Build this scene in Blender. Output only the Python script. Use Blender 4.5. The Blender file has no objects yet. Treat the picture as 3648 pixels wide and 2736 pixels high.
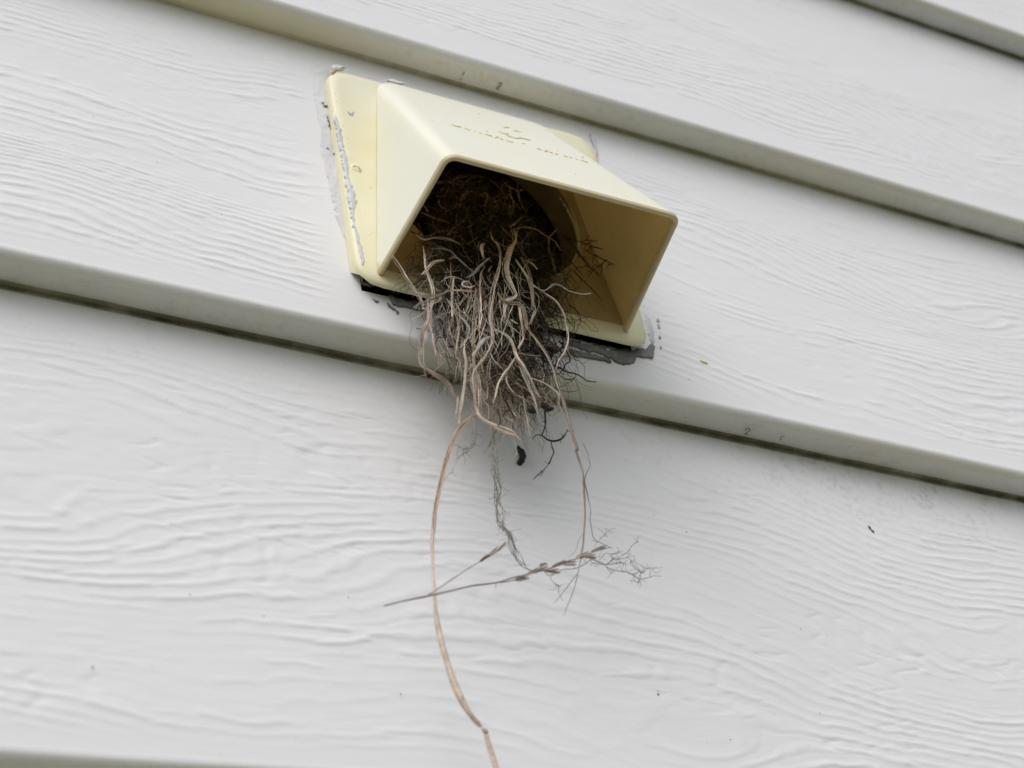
import bpy, bmesh, math, random
import numpy as np
from mathutils import Vector, Matrix, Euler

random.seed(7)
RNG = np.random.RandomState(11)
scene = bpy.context.scene
COL = scene.collection

# ------------------------------------------------------------------ camera
cam_d = bpy.data.cameras.new("camera")
cam = bpy.data.objects.new("camera", cam_d); COL.objects.link(cam)
CAM_LOC = Vector((-0.3089014, -0.53006224, -0.58039027))
CAM_ROT = Euler((2.23821334, 0.11293532, -0.45085485), 'XYZ')
FL = 1.69464729
cam.location = CAM_LOC; cam.rotation_euler = CAM_ROT
cam_d.sensor_fit = 'HORIZONTAL'; cam_d.sensor_width = 36; cam_d.lens = FL * 36
cam_d.clip_start = 0.01; cam_d.clip_end = 500
cam_d.dof.use_dof = True; cam_d.dof.focus_distance = 0.765; cam_d.dof.aperture_fstop = 11
scene.camera = cam

# ------------------------------------------------------------------ light (bright overcast)
SUN_EL, SUN_AZ = math.radians(50), math.radians(222)      # azimuth from +Y towards +X
world = bpy.data.worlds.new("World"); scene.world = world; world.use_nodes = True
wn = world.node_tree.nodes; wl = world.node_tree.links; wn.clear()
sky = wn.new('ShaderNodeTexSky'); sky.sky_type = 'NISHITA'; sky.sun_disc = False
sky.sun_elevation = SUN_EL; sky.sun_rotation = SUN_AZ; sky.dust_density = 3.0; sky.air_density = 1.0
hs = wn.new('ShaderNodeHueSaturation'); hs.inputs['Saturation'].default_value = 0.36
bg = wn.new('ShaderNodeBackground'); bg.inputs['Strength'].default_value = 0.12
wo = wn.new('ShaderNodeOutputWorld')
wl.new(sky.outputs[0], hs.inputs['Color']); wl.new(hs.outputs[0], bg.inputs['Color']); wl.new(bg.outputs[0], wo.inputs['Surface'])
sun_d = bpy.data.lights.new("sun", 'SUN'); sun_d.energy = 0.95; sun_d.angle = math.radians(55); sun_d.color = (1.0, 0.98, 0.95)
sun = bpy.data.objects.new("sun", sun_d); COL.objects.link(sun)
sdir = Vector((math.sin(SUN_AZ) * math.cos(SUN_EL), math.cos(SUN_AZ) * math.cos(SUN_EL), math.sin(SUN_EL)))
sun.rotation_euler = sdir.to_track_quat('Z', 'Y').to_euler(); sun.location = (0, -3, 4)
vs = scene.view_settings
vs.view_transform = 'Standard'; vs.look = 'None'; vs.gamma = 1.0; vs.use_curve_mapping = False
vs.exposure = 0.34

# ------------------------------------------------------------------ measurements
E = 0.2032          # exposure of one siding course
D = 0.01520518      # thickness of the butt edge
ZB = -0.10197794    # height of the first butt edge below the vent
GAP = 0.0026        # open joint behind each butt
RM = CAM_ROT.to_matrix()
def ray(u, v):      # direction of a point seen in the photograph (3648 x 2736)
    return RM @ Vector(((u - 1824) / (FL * 3648), -(v - 1368) / (FL * 3648), -1))
def on_y(u, v, y):
    d = ray(u, v); return CAM_LOC + d * ((y - CAM_LOC.y) / d.y)
def on_z(u, v, z):
    d = ray(u, v); return CAM_LOC + d * ((z - CAM_LOC.z) / d.z)
def on_plane(u, v, p0, n):
    d = ray(u, v); return CAM_LOC + d * ((Vector(p0) - CAM_LOC).dot(n) / d.dot(n))
def board_y(z, k=0):
    t = (z - (ZB + k * E)) / E
    return -D * (1 - t) + GAP * t
SLOPE = (D + GAP) / E
NB = Vector((0, -1, SLOPE)).normalized()          # outward normal of a board face
def on_board(u, v, off=0.0, k=0):
    z0 = ZB + k * E
    return on_plane(u, v, Vector((0, board_y(z0, k), z0)) + NB * off, NB)

# ------------------------------------------------------------------ helpers
def tag(o, label=None, cat=None, group=None, kind=None):
    if label: o['label'] = label
    if cat: o['category'] = cat
    if group: o['group'] = group
    if kind: o['kind'] = kind
    return o
def link_mesh(name, me, mat, parent=None, smooth=True):
    o = bpy.data.objects.new(name, me); COL.objects.link(o)
    if mat: me.materials.append(mat)
    if smooth: me.shade_smooth()
    if parent is not None:
        o.parent = parent
        o.matrix_parent_inverse = Matrix.Translation(parent.location).inverted()
    return o
def from_np(name, V, F, mat, parent=None, smooth=True, col=None):
    me = bpy.data.meshes.new(name)
    V = np.asarray(V, np.float32); F = np.asarray(F, np.int32); n = F.shape[1]
    me.vertices.add(len(V)); me.vertices.foreach_set('co', V.ravel())
    me.loops.add(F.size); me.loops.foreach_set('vertex_index', F.ravel())
    me.polygons.add(len(F)); me.polygons.foreach_set('loop_start', np.arange(0, F.size, n, dtype=np.int32))
    me.update(calc_edges=True); me.validate()
    if col is not None:
        a = me.color_attributes.new('tint', 'FLOAT_COLOR', 'POINT')
        a.data.foreach_set('color', np.c_[np.asarray(col, np.float32), np.ones(len(V), np.float32)].ravel())
    return link_mesh(name, me, mat, parent, smooth)
def from_bm(name, bm, mat, parent=None, smooth=False):
    me = bpy.data.meshes.new(name); bm.to_mesh(me); bm.free()
    return link_mesh(name, me, mat, parent, smooth)
def empty(name, loc):
    o = bpy.data.objects.new(name, None); o.location = loc; o.empty_display_size = 0.02; COL.objects.link(o); return o

_lat = {}
def vnoise(x, y, seed):     # smooth 2-d value noise in -1..1 for numpy arrays
    key = seed
    if key not in _lat: _lat[key] = np.random.RandomState(seed).uniform(-1, 1, (256, 256))
    L = _lat[key]
    xi = np.floor(x).astype(int); yi = np.floor(y).astype(int); fx = x - xi; fy = y - yi
    fx = fx * fx * fx * (fx * (fx * 6 - 15) + 10); fy = fy * fy * fy * (fy * (fy * 6 - 15) + 10)
    a = L[xi % 256, yi % 256]; b = L[(xi + 1) % 256, yi % 256]; c = L[xi % 256, (yi + 1) % 256]; d = L[(xi + 1) % 256, (yi + 1) % 256]
    return (a * (1 - fx) + b * fx) * (1 - fy) + (c * (1 - fx) + d * fx) * fy
def sstep(a, b, x):
    t = np.clip((x - a) / (b - a), 0, 1); return t * t * (3 - 2 * t)

# ------------------------------------------------------------------ materials
class NT:
    def __init__(s, name):
        s.m = bpy.data.materials.new(name); s.m.use_nodes = True
        s.n = s.m.node_tree.nodes; s.l = s.m.node_tree.links
        s.b = s.n['Principled BSDF']; s.out = s.n['Material Output']
    def new(s, t, **k):
        n = s.n.new(t)
        for a, v in k.items(): setattr(n, a, v)
        return n
    def coord(s, scale=(1, 1, 1)):
        t = s.new('ShaderNodeTexCoord'); m = s.new('ShaderNodeMapping'); m.inputs['Scale'].default_value = scale
        s.l.new(t.outputs['Object'], m.inputs['Vector']); return m.outputs[0]
    def noise(s, vec, scale, detail=4, rough=0.55):
        n = s.new('ShaderNodeTexNoise'); n.inputs['Scale'].default_value = scale; n.inputs['Detail'].default_value = detail
        n.inputs['Roughness'].default_value = rough; s.l.new(vec, n.inputs['Vector']); return n.outputs['Fac']
    def ramp(s, fac, stops):
        r = s.new('ShaderNodeValToRGB'); e = r.color_ramp.elements
        while len(e) < len(stops): e.new(0.5)
        for i, (p, c) in enumerate(stops): e[i].position = p; e[i].color = (*c, 1) if len(c) == 3 else c
        s.l.new(fac, r.inputs[0]); return r.outputs[0]
    def math(s, op, a, b=None, clamp=False):
        n = s.new('ShaderNodeMath', operation=op, use_clamp=clamp)
        for i, x in enumerate((a, b)):
            if x is None: continue
            if isinstance(x, (int, float)): n.inputs[i].default_value = x
            else: s.l.new(x, n.inputs[i])
        return n.outputs[0]
    def mix(s, fac, a, b, mode='MIX'):
        n = s.new('ShaderNodeMix', data_type='RGBA', blend_type=mode)
        for i, x in ((0, fac), (6, a), (7, b)):
            if isinstance(x, (int, float)): n.inputs[i].default_value = x
            elif isinstance(x, tuple): n.inputs[i].default_value = (*x, 1)
            else: s.l.new(x, n.inputs[i])
        return n.outputs[2]
    def bump(s, h, strength, dist, normal=None):
        b = s.new('ShaderNodeBump'); b.inputs['Strength'].default_value = strength; b.inputs['Distance'].default_value = dist
        s.l.new(h, b.inputs['Height'])
        if normal is not None: s.l.new(normal, b.inputs['Normal'])
        return b.outputs[0]
    def set(s, name, v):
        i = s.b.inputs[name]
        if isinstance(v, tuple): i.default_value = (*v, 1)
        elif isinstance(v, (int, float)): i.default_value = v
        else: s.l.new(v, i)

def mat_board():
    t = NT('painted_hardboard'); v = t.coord()
    big = t.noise(v, 6, 3)
    base = t.mix(big, (0.782, 0.776, 0.808), (0.803, 0.798, 0.822))
    # fine dark specks of dirt scattered over the paint
    sp = t.new('ShaderNodeTexVoronoi'); sp.inputs['Scale'].default_value = 42; t.l.new(v, sp.inputs['Vector'])
    sep = t.new('ShaderNodeSeparateColor'); t.l.new(sp.outputs['Color'], sep.inputs[0])
    pick = t.math('GREATER_THAN', sep.outputs[0], 0.88)
    size = t.math('MULTIPLY', sep.outputs[1], 0.035)
    dot = t.math('LESS_THAN', sp.outputs['Distance'], size)
    spot = t.math('MULTIPLY', t.math('MULTIPLY', pick, dot), 0.25)
    base = t.mix(spot, base, (0.20, 0.19, 0.16))
    # attribute 'tint': red = lap dirt with painted shade, green = mildew, blue = olive tone of the butts
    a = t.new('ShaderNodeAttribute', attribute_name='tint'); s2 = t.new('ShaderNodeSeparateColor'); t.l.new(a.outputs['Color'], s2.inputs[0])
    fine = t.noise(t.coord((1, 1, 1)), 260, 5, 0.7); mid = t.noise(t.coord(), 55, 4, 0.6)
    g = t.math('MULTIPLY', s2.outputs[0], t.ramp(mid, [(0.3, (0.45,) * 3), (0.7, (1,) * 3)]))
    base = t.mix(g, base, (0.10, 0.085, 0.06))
    m2 = t.math('MULTIPLY', s2.outputs[1], t.math('MULTIPLY', t.ramp(fine, [(0.48, (0,) * 3), (0.62, (1,) * 3)]), t.ramp(mid, [(0.38, (0,) * 3), (0.62, (1,) * 3)])))
    base = t.mix(m2, base, (0.30, 0.29, 0.24))
    base = t.mix(t.math('MULTIPLY', s2.outputs[2], 1.0), base, t.mix(mid, (0.72, 0.65, 0.45), (0.76, 0.70, 0.52)))
    t.set('Base Color', base); t.set('Roughness', 0.55); t.set('Specular IOR Level', 0.35)
    h = t.math('ADD', t.math('MULTIPLY', t.noise(t.coord((1, 1, 1)), 900, 3), 0.4), t.noise(t.coord((0.25, 1, 1.6)), 260, 4))
    t.set('Normal', t.bump(h, 0.35, 0.00025))
    return t.m

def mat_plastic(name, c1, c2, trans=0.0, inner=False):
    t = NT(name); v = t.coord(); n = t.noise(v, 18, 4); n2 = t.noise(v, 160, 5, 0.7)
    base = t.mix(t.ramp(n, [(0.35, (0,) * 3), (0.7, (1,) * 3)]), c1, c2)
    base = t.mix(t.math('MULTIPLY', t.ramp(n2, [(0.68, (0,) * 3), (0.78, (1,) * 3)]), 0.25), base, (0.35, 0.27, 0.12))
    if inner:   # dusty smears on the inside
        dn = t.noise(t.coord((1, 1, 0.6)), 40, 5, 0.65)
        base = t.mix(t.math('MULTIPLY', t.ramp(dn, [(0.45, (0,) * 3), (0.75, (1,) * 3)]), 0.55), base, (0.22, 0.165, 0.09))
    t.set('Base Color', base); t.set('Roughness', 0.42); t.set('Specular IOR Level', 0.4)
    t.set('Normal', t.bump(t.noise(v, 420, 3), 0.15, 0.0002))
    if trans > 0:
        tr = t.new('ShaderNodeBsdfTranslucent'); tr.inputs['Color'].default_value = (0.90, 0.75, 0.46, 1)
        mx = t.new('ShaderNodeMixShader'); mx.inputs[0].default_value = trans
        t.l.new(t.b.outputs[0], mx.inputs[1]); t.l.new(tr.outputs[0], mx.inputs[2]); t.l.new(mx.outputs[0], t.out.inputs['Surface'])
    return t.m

def mat_simple(name, c1, c2, scale=60, rough=0.8, bump=0.4, dist=0.0005, spec=0.3):
    t = NT(name); v = t.coord(); n = t.noise(v, scale, 5, 0.6)
    t.set('Base Color', t.mix(t.ramp(n, [(0.35, (0,) * 3), (0.65, (1,) * 3)]), c1, c2)); t.set('Roughness', rough); t.set('Specular IOR Level', spec)
    t.set('Normal', t.bump(t.noise(v, scale * 3, 4), bump, dist))
    return t.m

def mat_fibre(name, spec=0.3, rough=0.65, trans=0.0):
    t = NT(name); a = t.new('ShaderNodeAttribute', attribute_name='tint')
    n = t.noise(t.coord(), 240, 4, 0.7); n2 = t.noise(t.coord(), 1400, 3, 0.6)
    c = t.mix(1.0, a.outputs['Color'], t.ramp(n, [(0.3, (0.74, 0.72, 0.70)), (0.7, (1.22, 1.22, 1.22))]), 'MULTIPLY')
    c = t.mix(1.0, c, t.ramp(n2, [(0.3, (0.84,) * 3), (0.7, (1.12,) * 3)]), 'MULTIPLY')
    t.set('Base Color', c); t.set('Roughness', rough); t.set('Specular IOR Level', spec)
    t.set('Normal', t.bump(n2, 0.5, 0.0003))
    if trans:
        tr = t.new('ShaderNodeBsdfTranslucent'); t.l.new(c, tr.inputs['Color'])
        mx = t.new('ShaderNodeMixShader'); mx.inputs[0].default_value = trans
        t.l.new(t.b.outputs[0], mx.inputs[1]); t.l.new(tr.outputs[0], mx.inputs[2]); t.l.new(mx.outputs[0], t.out.inputs['Surface'])
    return t.m

M_BOARD = mat_board()
M_OUT = mat_plastic('yellowed_plastic', (0.93, 0.925, 0.79), (0.95, 0.95, 0.86), 0.15)
M_FLANGE = mat_plastic('yellowed_flange_plastic', (0.78, 0.725, 0.47), (0.85, 0.83, 0.68))
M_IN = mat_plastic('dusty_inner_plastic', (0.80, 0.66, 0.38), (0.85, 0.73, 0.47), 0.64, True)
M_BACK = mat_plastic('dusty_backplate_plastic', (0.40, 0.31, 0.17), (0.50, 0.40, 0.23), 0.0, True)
M_RIM = mat_plastic('rim_plastic', (0.60, 0.50, 0.30), (0.68, 0.58, 0.38))
M_COLLAR = mat_simple('grimy_collar_plastic', (0.20, 0.17, 0.12), (0.28, 0.24, 0.17), 40, 0.6)
M_DUCT = mat_simple('dark_duct', (0.02, 0.018, 0.016), (0.035, 0.03, 0.026), 40, 0.9)  # duct coloured almost black
M_CAULK = mat_simple('painted_caulk', (0.58, 0.58, 0.61), (0.68, 0.68, 0.71), 45, 0.6, 0.35, 0.0006)
M_CAULKD = mat_simple('weathered_grey_caulk', (0.16, 0.155, 0.155), (0.27, 0.265, 0.265), 90, 0.8, 0.8, 0.0010)
M_CAULKM = mat_simple('grey_caulk_spot', (0.36, 0.36, 0.36), (0.48, 0.48, 0.48), 90, 0.8)
M_PAINTCHIP = mat_simple('paint_flake', (0.60, 0.60, 0.58), (0.70, 0.70, 0.68), 90, 0.6)
M_STAIN = mat_simple('ochre_dirt', (0.52, 0.36, 0.12), (0.62, 0.46, 0.20), 200, 0.8)
M_MARK = mat_simple('dirt_filled_lettering', (0.84, 0.68, 0.26), (0.88, 0.76, 0.40), 300, 0.8, 0.1)
M_PENCIL = mat_simple('pencil_mark', (0.17, 0.16, 0.10), (0.24, 0.22, 0.15), 300, 0.8)
M_FIB = mat_fibre('dry_plant_fibre', 0.35, 0.6, 0.12)
M_FIBD = mat_fibre('dark_root_fibre', 0.25, 0.75)
M_SPECK = mat_simple('dirt_speck_brown', (0.10, 0.09, 0.06), (0.20, 0.18, 0.13), 400, 0.9)
M_YEL = mat_simple('yellow_pollen_speck', (0.75, 0.55, 0.08), (0.80, 0.65, 0.2), 400, 0.8)
M_BLACK = mat_simple('black_dropping', (0.012, 0.013, 0.016), (0.03, 0.032, 0.036), 500, 0.6, 0.6, 0.0006)
M_LIGHT_BLOCK = mat_simple('light_block_dark', (0.03, 0.025, 0.02), (0.05, 0.04, 0.03), 20, 0.9)

# ------------------------------------------------------------------ ground
def mat_ground():
    t = NT('lawn_ground'); v = t.coord(); n = t.noise(v, 0.6, 5); n2 = t.noise(v, 14, 6, 0.7)
    c = t.mix(t.ramp(n, [(0.4, (0,) * 3), (0.6, (1,) * 3)]), (0.085, 0.105, 0.04), (0.17, 0.165, 0.11))
    c = t.mix(n2, c, (0.12, 0.13, 0.06)); t.set('Base Color', c); t.set('Roughness', 0.95)
    t.set('Normal', t.bump(n2, 0.6, 0.02)); return t.m
gx = np.linspace(-60, 60, 61); GX, GY = np.meshgrid(gx, gx)
GZ = -2.15 + 0.03 * vnoise(GX / 3, GY / 3, 90)
idx = np.arange(61 * 61).reshape(61, 61)
gf = np.stack([idx[:-1, :-1], idx[:-1, 1:], idx[1:, 1:], idx[1:, :-1]], -1).reshape(-1, 4)
g = from_np('ground', np.c_[GX.ravel(), GY.ravel(), GZ.ravel()], gf, mat_ground()); tag(g, kind='structure')

# ------------------------------------------------------------------ siding wall
wall = empty('siding_wall', (0, 0, ZB - 10 * E))
tag(wall, 'white painted lap siding wall with embossed wood grain behind the vent', 'wall')

KNOTS = {  # (x, z within the course 0..1, amplitude, x radius, z radius): where the grain bends round
    -1: [(-0.05, 0.52, -3.0, 0.10, 0.026), (0.22, 0.42, 4.0, 0.07, 0.020), (-0.13, 0.10, 3.0, 0.08, 0.02), (0.06, 0.12, 4.0, 0.05, 0.02), (-0.20, 0.85, -4, 0.07, .03)],
    0: [(-0.12, 0.42, 4.0, 0.055, 0.022), (-0.21, 0.25, -3.0, 0.06, 0.02), (0.30, 0.55, 4.5, 0.07, 0.02), (0.16, 0.7, -3.0, 0.08, 0.02)],
    1: [(0.22, 0.55, 7.0, 0.10, 0.024), (0.34, 0.28, 5.0, 0.07, 0.018), (0.06, 0.6, -4.0, 0.06, 0.02)],
    2: [(0.40, 0.4, 4.0, 0.1, 0.02)], -2: [], }
LAM = {-2: 0.0062, -1: 0.0060, 0: 0.0050, 1: 0.0042, 2: 0.0044}
def grain(k, X, T):
    """embossed wood grain: X metres along, T = 0 bottom .. 1 top of the course, result in metres"""
    Z = T * E; sd = 300 + 17 * (k + 5); lam = LAM[k]
    f = Z / lam + 4.0 * vnoise(X / 0.24 + 3.1 * k, Z / 0.085 + 40, sd) + 1.0 * vnoise(X / 0.07, Z / 0.03 + 11, sd + 1)
    f = f + 0.20 * vnoise(X / 0.018, Z / 0.010, sd + 2) + 0.10 * vnoise(X / 0.007, Z / 0.006, sd + 12)
    for kx, kt, a, rx, rz in KNOTS[k]:
        f = f + a * np.exp(-((X - kx) / rx) ** 2 - ((Z - kt * E) / rz) ** 2)
    # the roller's short cross cuts shift the lines a little from column to column
    cx = X / 0.021 + 0.9 * vnoise(X / 0.09, Z / 0.006, sd + 3) + 0.5 * vnoise(X / 0.02, Z / 0.02, sd + 13)
    ci = np.floor(cx).astype(int); cf = cx - ci
    r = np.random.RandomState(sd + 4).uniform(-1, 1, 4096)
    band = np.floor(f).astype(int)
    h1 = r[(ci * 37 + band * 101) % 4096]; h2 = r[(ci * 53 + band * 71 + 9) % 4096]
    f = f + (0.15 if k <= 0 else 0.09) * r[(ci * 37) % 4096] + 0.06 * h1
    fr = f - np.floor(f)
    line = np.clip(np.sin(fr * math.pi), 0, 1) ** 0.75 * (0.62 + 0.38 * np.sin(fr * 2 * math.pi + 0.6))
    keep = 0.10 + 0.90 * sstep(-0.75 if k == -1 else -0.62, -0.05 if k == -1 else 0.05, vnoise(X / 0.16 + 7, f / 5.0, sd + 5) + 0.30 * h1)
    cut = (0.72 + 0.28 * h2) * (1 - 0.75 * (sstep(0.90, 0.97, cf) + 1 - sstep(0.0, 0.05, cf)) * (h2 > -0.2))
    ticks = (1 - sstep(0.0, 0.10, np.abs(cf - 0.5))) * (vnoise(X / 0.07, Z / 0.03, sd + 6) > 0.15)
    h = 0.00072 * line * keep * cut - (0.00038 if k == -1 else 0.00022) * ticks * sstep(0, 0.3, vnoise(X / 0.01, Z / 0.02, sd + 8) + 0.2)
    f2 = f * 2.1 + 1.3 * vnoise(X / 0.05, Z / 0.012, sd + 20)
    h = h + 0.00007 * np.clip(np.sin((f2 - np.floor(f2)) * math.pi), 0, 1) * sstep(-0.3, 0.5, vnoise(X / 0.06, f / 3.0, sd + 21)) * (1 - 0.5 * keep)
    h = h + 0.00018 * vnoise(X / 0.05, Z / 0.025, sd + 9) + 0.00005 * vnoise(X / 0.006, Z / 0.004, sd + 10)
    fade = sstep(0.035, 0.12, T) * (1 - sstep(0.80, 0.95, T) * 0.85)
    return h * fade

def make_board(k, fine):
    if fine:
        xs = np.concatenate([np.linspace(-3.2, -0.9, 12, endpoint=False), np.linspace(-0.9, -0.30, 120, endpoint=False), np.linspace(-0.30, 0.56, 453, endpoint=False), np.linspace(0.56, 1.2, 128, endpoint=False), np.linspace(1.2, 3.2, 12)])
        T = np.arange(0.0265, 1.05, 0.0008 / E)
    else:
        xs = np.linspace(-3.2, 3.2, 33); T = np.linspace(0.0265, 1.05, 6)
    z0 = ZB + k * E
    warp = 0.0012 * vnoise(xs / 0.8 + k * 5.3, xs * 0 + k * 2.2, 70)
    sag = -0.0095 * np.exp(-((xs + 0.25) / 0.17) ** 2) - 0.0008 if k == -1 else xs * 0   # this board's lower edge dips locally
    rows = []; tint = []
    # butt edge: from behind (y=+3 mm) to the front, then a small rounded nose, then the face
    r = 0.0046
    def row(y, z, c): rows.append(np.c_[xs, np.full_like(xs, 0) + y, z + z0 + warp + sag]); tint.append(c)
    yf = -D
    butt_tone = 0.55 + 0.35 * vnoise(xs / 0.12 + k * 3, xs * 0 + 5, 71)
    zero = xs * 0
    for j, (y, grime_shade) in enumerate([(0.004, 1.3), (0.0004, 1.3), (-0.0003, 1.2), (-0.0007, 0.30), (-0.0028, 0.12), (-0.0055, 0.04 if k == 1 else 0.12), (yf + r, 0.03 if k == 1 else 0.10)]):  # butt darkens to the back: dirt and painted crease shade
        row(y + zero, zero - 0.0004 * math.sin(j) * vnoise(xs / 0.03, zero + j, 72), np.c_[zero + grime_shade, zero + 0.25, butt_tone * 0.9 * (1.3 if k == 1 else 0.6) * sstep(0.5, -0.1, xs)])
    for j, a in enumerate(np.linspace(10, 80, 6)):
        a = math.radians(a)
        row(yf + r - r * math.sin(a) + zero, r - r * math.cos(a) + zero, np.c_[zero, zero + 0.1, butt_tone * (0.7 - 0.12 * j)])
    X, TT = np.meshgrid(xs, T)
    Zf = TT * E; Y = -D * (1 - TT) + GAP * TT
    h = grain(k, X, TT) if fine else X * 0
    if fine: h = h * sstep(3.2, 1.2, np.abs(X))
    if k == 0:   # grain filled and smeared with paint and sealant beside the vent's left edge
        h = h * (1 - 0.9 * sstep(-0.094, -0.080, X) * (1 - sstep(0.06, 0.075, X)) * sstep(-0.095, -0.083, Zf + z0))
    # dirt with the lap's soft shade painted in, under the butt above
    dirt_shade = sstep(0.955, 0.998, TT) * (0.12 + 0.12 * vnoise(X / 0.04, TT * 9, 73))

    heavy = sstep(0.9965, 1.0, TT) * 1.0  # crease line: dirt plus the dark of the gap painted in
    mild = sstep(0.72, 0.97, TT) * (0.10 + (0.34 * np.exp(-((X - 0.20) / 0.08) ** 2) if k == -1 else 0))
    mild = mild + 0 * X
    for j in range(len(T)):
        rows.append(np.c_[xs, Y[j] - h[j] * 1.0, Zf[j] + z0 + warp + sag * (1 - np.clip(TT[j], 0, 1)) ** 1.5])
        tint.append(np.c_[np.clip(dirt_shade[j] + heavy[j], 0, 1), np.clip(mild[j], 0, 1), zero])
    V = np.vstack(rows); C = np.vstack(tint); n = len(xs); m = len(rows)
    idx = np.arange(n * m).reshape(m, n)
    F = np.stack([idx[:-1, :-1], idx[:-1, 1:], idx[1:, 1:], idx[1:, :-1]], -1).reshape(-1, 4)
    if k == 0:
        rad = (np.abs(V[:, 0]) < 0.0665) & (V[:, 2] > -0.0742) & (V[:, 2] < 0.070) & (np.arange(len(V)) > 14 * n)
        F = F[~rad[F].any(axis=1)]
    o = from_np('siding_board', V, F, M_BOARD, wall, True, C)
    return o
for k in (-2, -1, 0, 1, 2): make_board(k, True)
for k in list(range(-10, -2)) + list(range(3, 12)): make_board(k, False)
bm = bmesh.new()
def quad(*p): bm.faces.new([bm.verts.new(q) for q in p])
for x0, x1, zz0, zz1 in ((-3.2, -0.0525, -2.1, 2.3), (0.0525, 3.2, -2.1, 2.3), (-0.0525, 0.0525, -2.1, -0.0525), (-0.0525, 0.0525, 0.0525, 2.3)):
    quad((x0, 0.02, zz0), (x1, 0.02, zz0), (x1, 0.02, zz1), (x0, 0.02, zz1))
quad((-3.2, 0.45, -2.1), (3.2, 0.45, -2.1), (3.2, 0.45, 2.3), (-3.2, 0.45, 2.3))
for x in (-3.2, 3.2): quad((x, 0.0, -2.1), (x, 0.45, -2.1), (x, 0.45, 2.3), (x, 0.0, 2.3))
for z in (-2.1, 2.3): quad((-3.2, 0.0, z), (3.2, 0.0, z), (3.2, 0.45, z), (-3.2, 0.45, z))
from_bm('sheathing_light_block', bm, M_LIGHT_BLOCK, wall)  # unseen dark box behind the siding, added to keep sky light out

# pencilled numbers on the butt edges
def ribbon_bm(bm, pts, w, n, h=0.0001):
    pts = [Vector(p) for p in pts]; n = Vector(n).normalized(); prev = None
    for i, p in enumerate(pts):
        d = (pts[min(i + 1, len(pts) - 1)] - pts[max(i - 1, 0)]).normalized(); s = d.cross(n).normalized() * w * 0.5
        ring = [bm.verts.new(p - s), bm.verts.new(p - s * 0.5 + n * h), bm.verts.new(p + s * 0.5 + n * h), bm.verts.new(p + s)]
        if prev:
            for j in range(3): bm.faces.new((prev[j], prev[j + 1], ring[j + 1], ring[j]))
        prev = ring
def pencil(strokes, ox, oy, sc, k, w=0.0006):
    bm = bmesh.new()
    for s in strokes:
        ribbon_bm(bm, [on_z(ox + x / sc, oy + y / sc, ZB + k * E - 0.0007) for x, y in s], w, (0, 0, -1), 0.0002)
    return from_bm('pencil_mark', bm, M_PENCIL, wall)
tag(pencil([[(1430, 625), (1465, 598), (1498, 625), (1480, 670), (1420, 692), (1372, 728)], [(1385, 722), (1410, 745), (1440, 738)]], 1550, 200, 6.32, 1), 'faint handwritten 2')
tag(pencil([[(672, 350), (640, 385), (618, 430)], [(595, 500), (555, 545)]], 1550, 200, 6.32, 1, 0.0005), 'faint slanted stroke like a 1')
tag(pencil([[(695, 812), (706, 803), (719, 806), (716, 818), (700, 828), (692, 836)], [(694, 832), (706, 839), (714, 836)]], 2200, 1000, 1.5276, 0), 'faint handwritten 2')
tag(pencil([[(908, 843), (890, 850), (886, 868)]], 2200, 1000, 1.5276, 0, 0.0005), 'faint slanted stroke like a 1')

# ------------------------------------------------------------------ vent hood
vent = empty('dryer_vent_hood', (0, -0.014, -0.076))
tag(vent, 'yellowed cream plastic dryer vent hood stuffed with nest material, fixed to the siding', 'vent hood')
OFF = 0.0072
P0 = Vector((0, board_y(ZB, 0), ZB)) + NB * OFF       # flange front plane
UPV = Vector((0, SLOPE, 1)).normalized()
def fpt(x, z, off=0.0):                                # point on the flange front at height z
    t = (z - P0.z - NB.z * off) / UPV.z
    return Vector((x, 0, 0)) + Vector((0, P0.y, P0.z)) + UPV * t + NB * off
def rounded(corners, n=7):                             # [(x,z,r)] -> outline
    out = []
    m = len(corners)
    for i, (x, z, r) in enumerate(corners):
        c = Vector((x, z)); a = (Vector(corners[i - 1][:2]) - c).normalized(); b = (Vector(corners[(i + 1) % m][:2]) - c).normalized()
        half = a.angle(b) / 2; t = r / math.tan(half)
        p, q = c + a * t, c + b * t; cen = c + (a + b).normalized() * (r / math.sin(half))
        v0, v1 = p - cen, q - cen; ang = v0.angle_signed(v1)
        for j in range(n + 1):
            w = ang * j / n; cs, sn = math.cos(-w), math.sin(-w)
            out.append(cen + Vector((v0.x * cs - v0.y * sn, v0.x * sn + v0.y * cs)))
    return out
FC = [(-0.0725, -0.0757, 0.011), (0.0745, -0.0765, 0.010), (0.0755, 0.0785, 0.012), (-0.0745, 0.0755, 0.009)]
def resample(loop, N):
    L = [Vector(p) for p in loop]; L.append(L[0]); seg = [(L[i + 1] - L[i]).length for i in range(len(L) - 1)]; tot = sum(seg)
    out = []; i = 0; acc = 0
    for j in range(N):
        s = tot * j / N
        while acc + seg[i] < s: acc += seg[i]; i += 1
        out.append(L[i].lerp(L[i + 1], (s - acc) / seg[i]))
    return out
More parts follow.
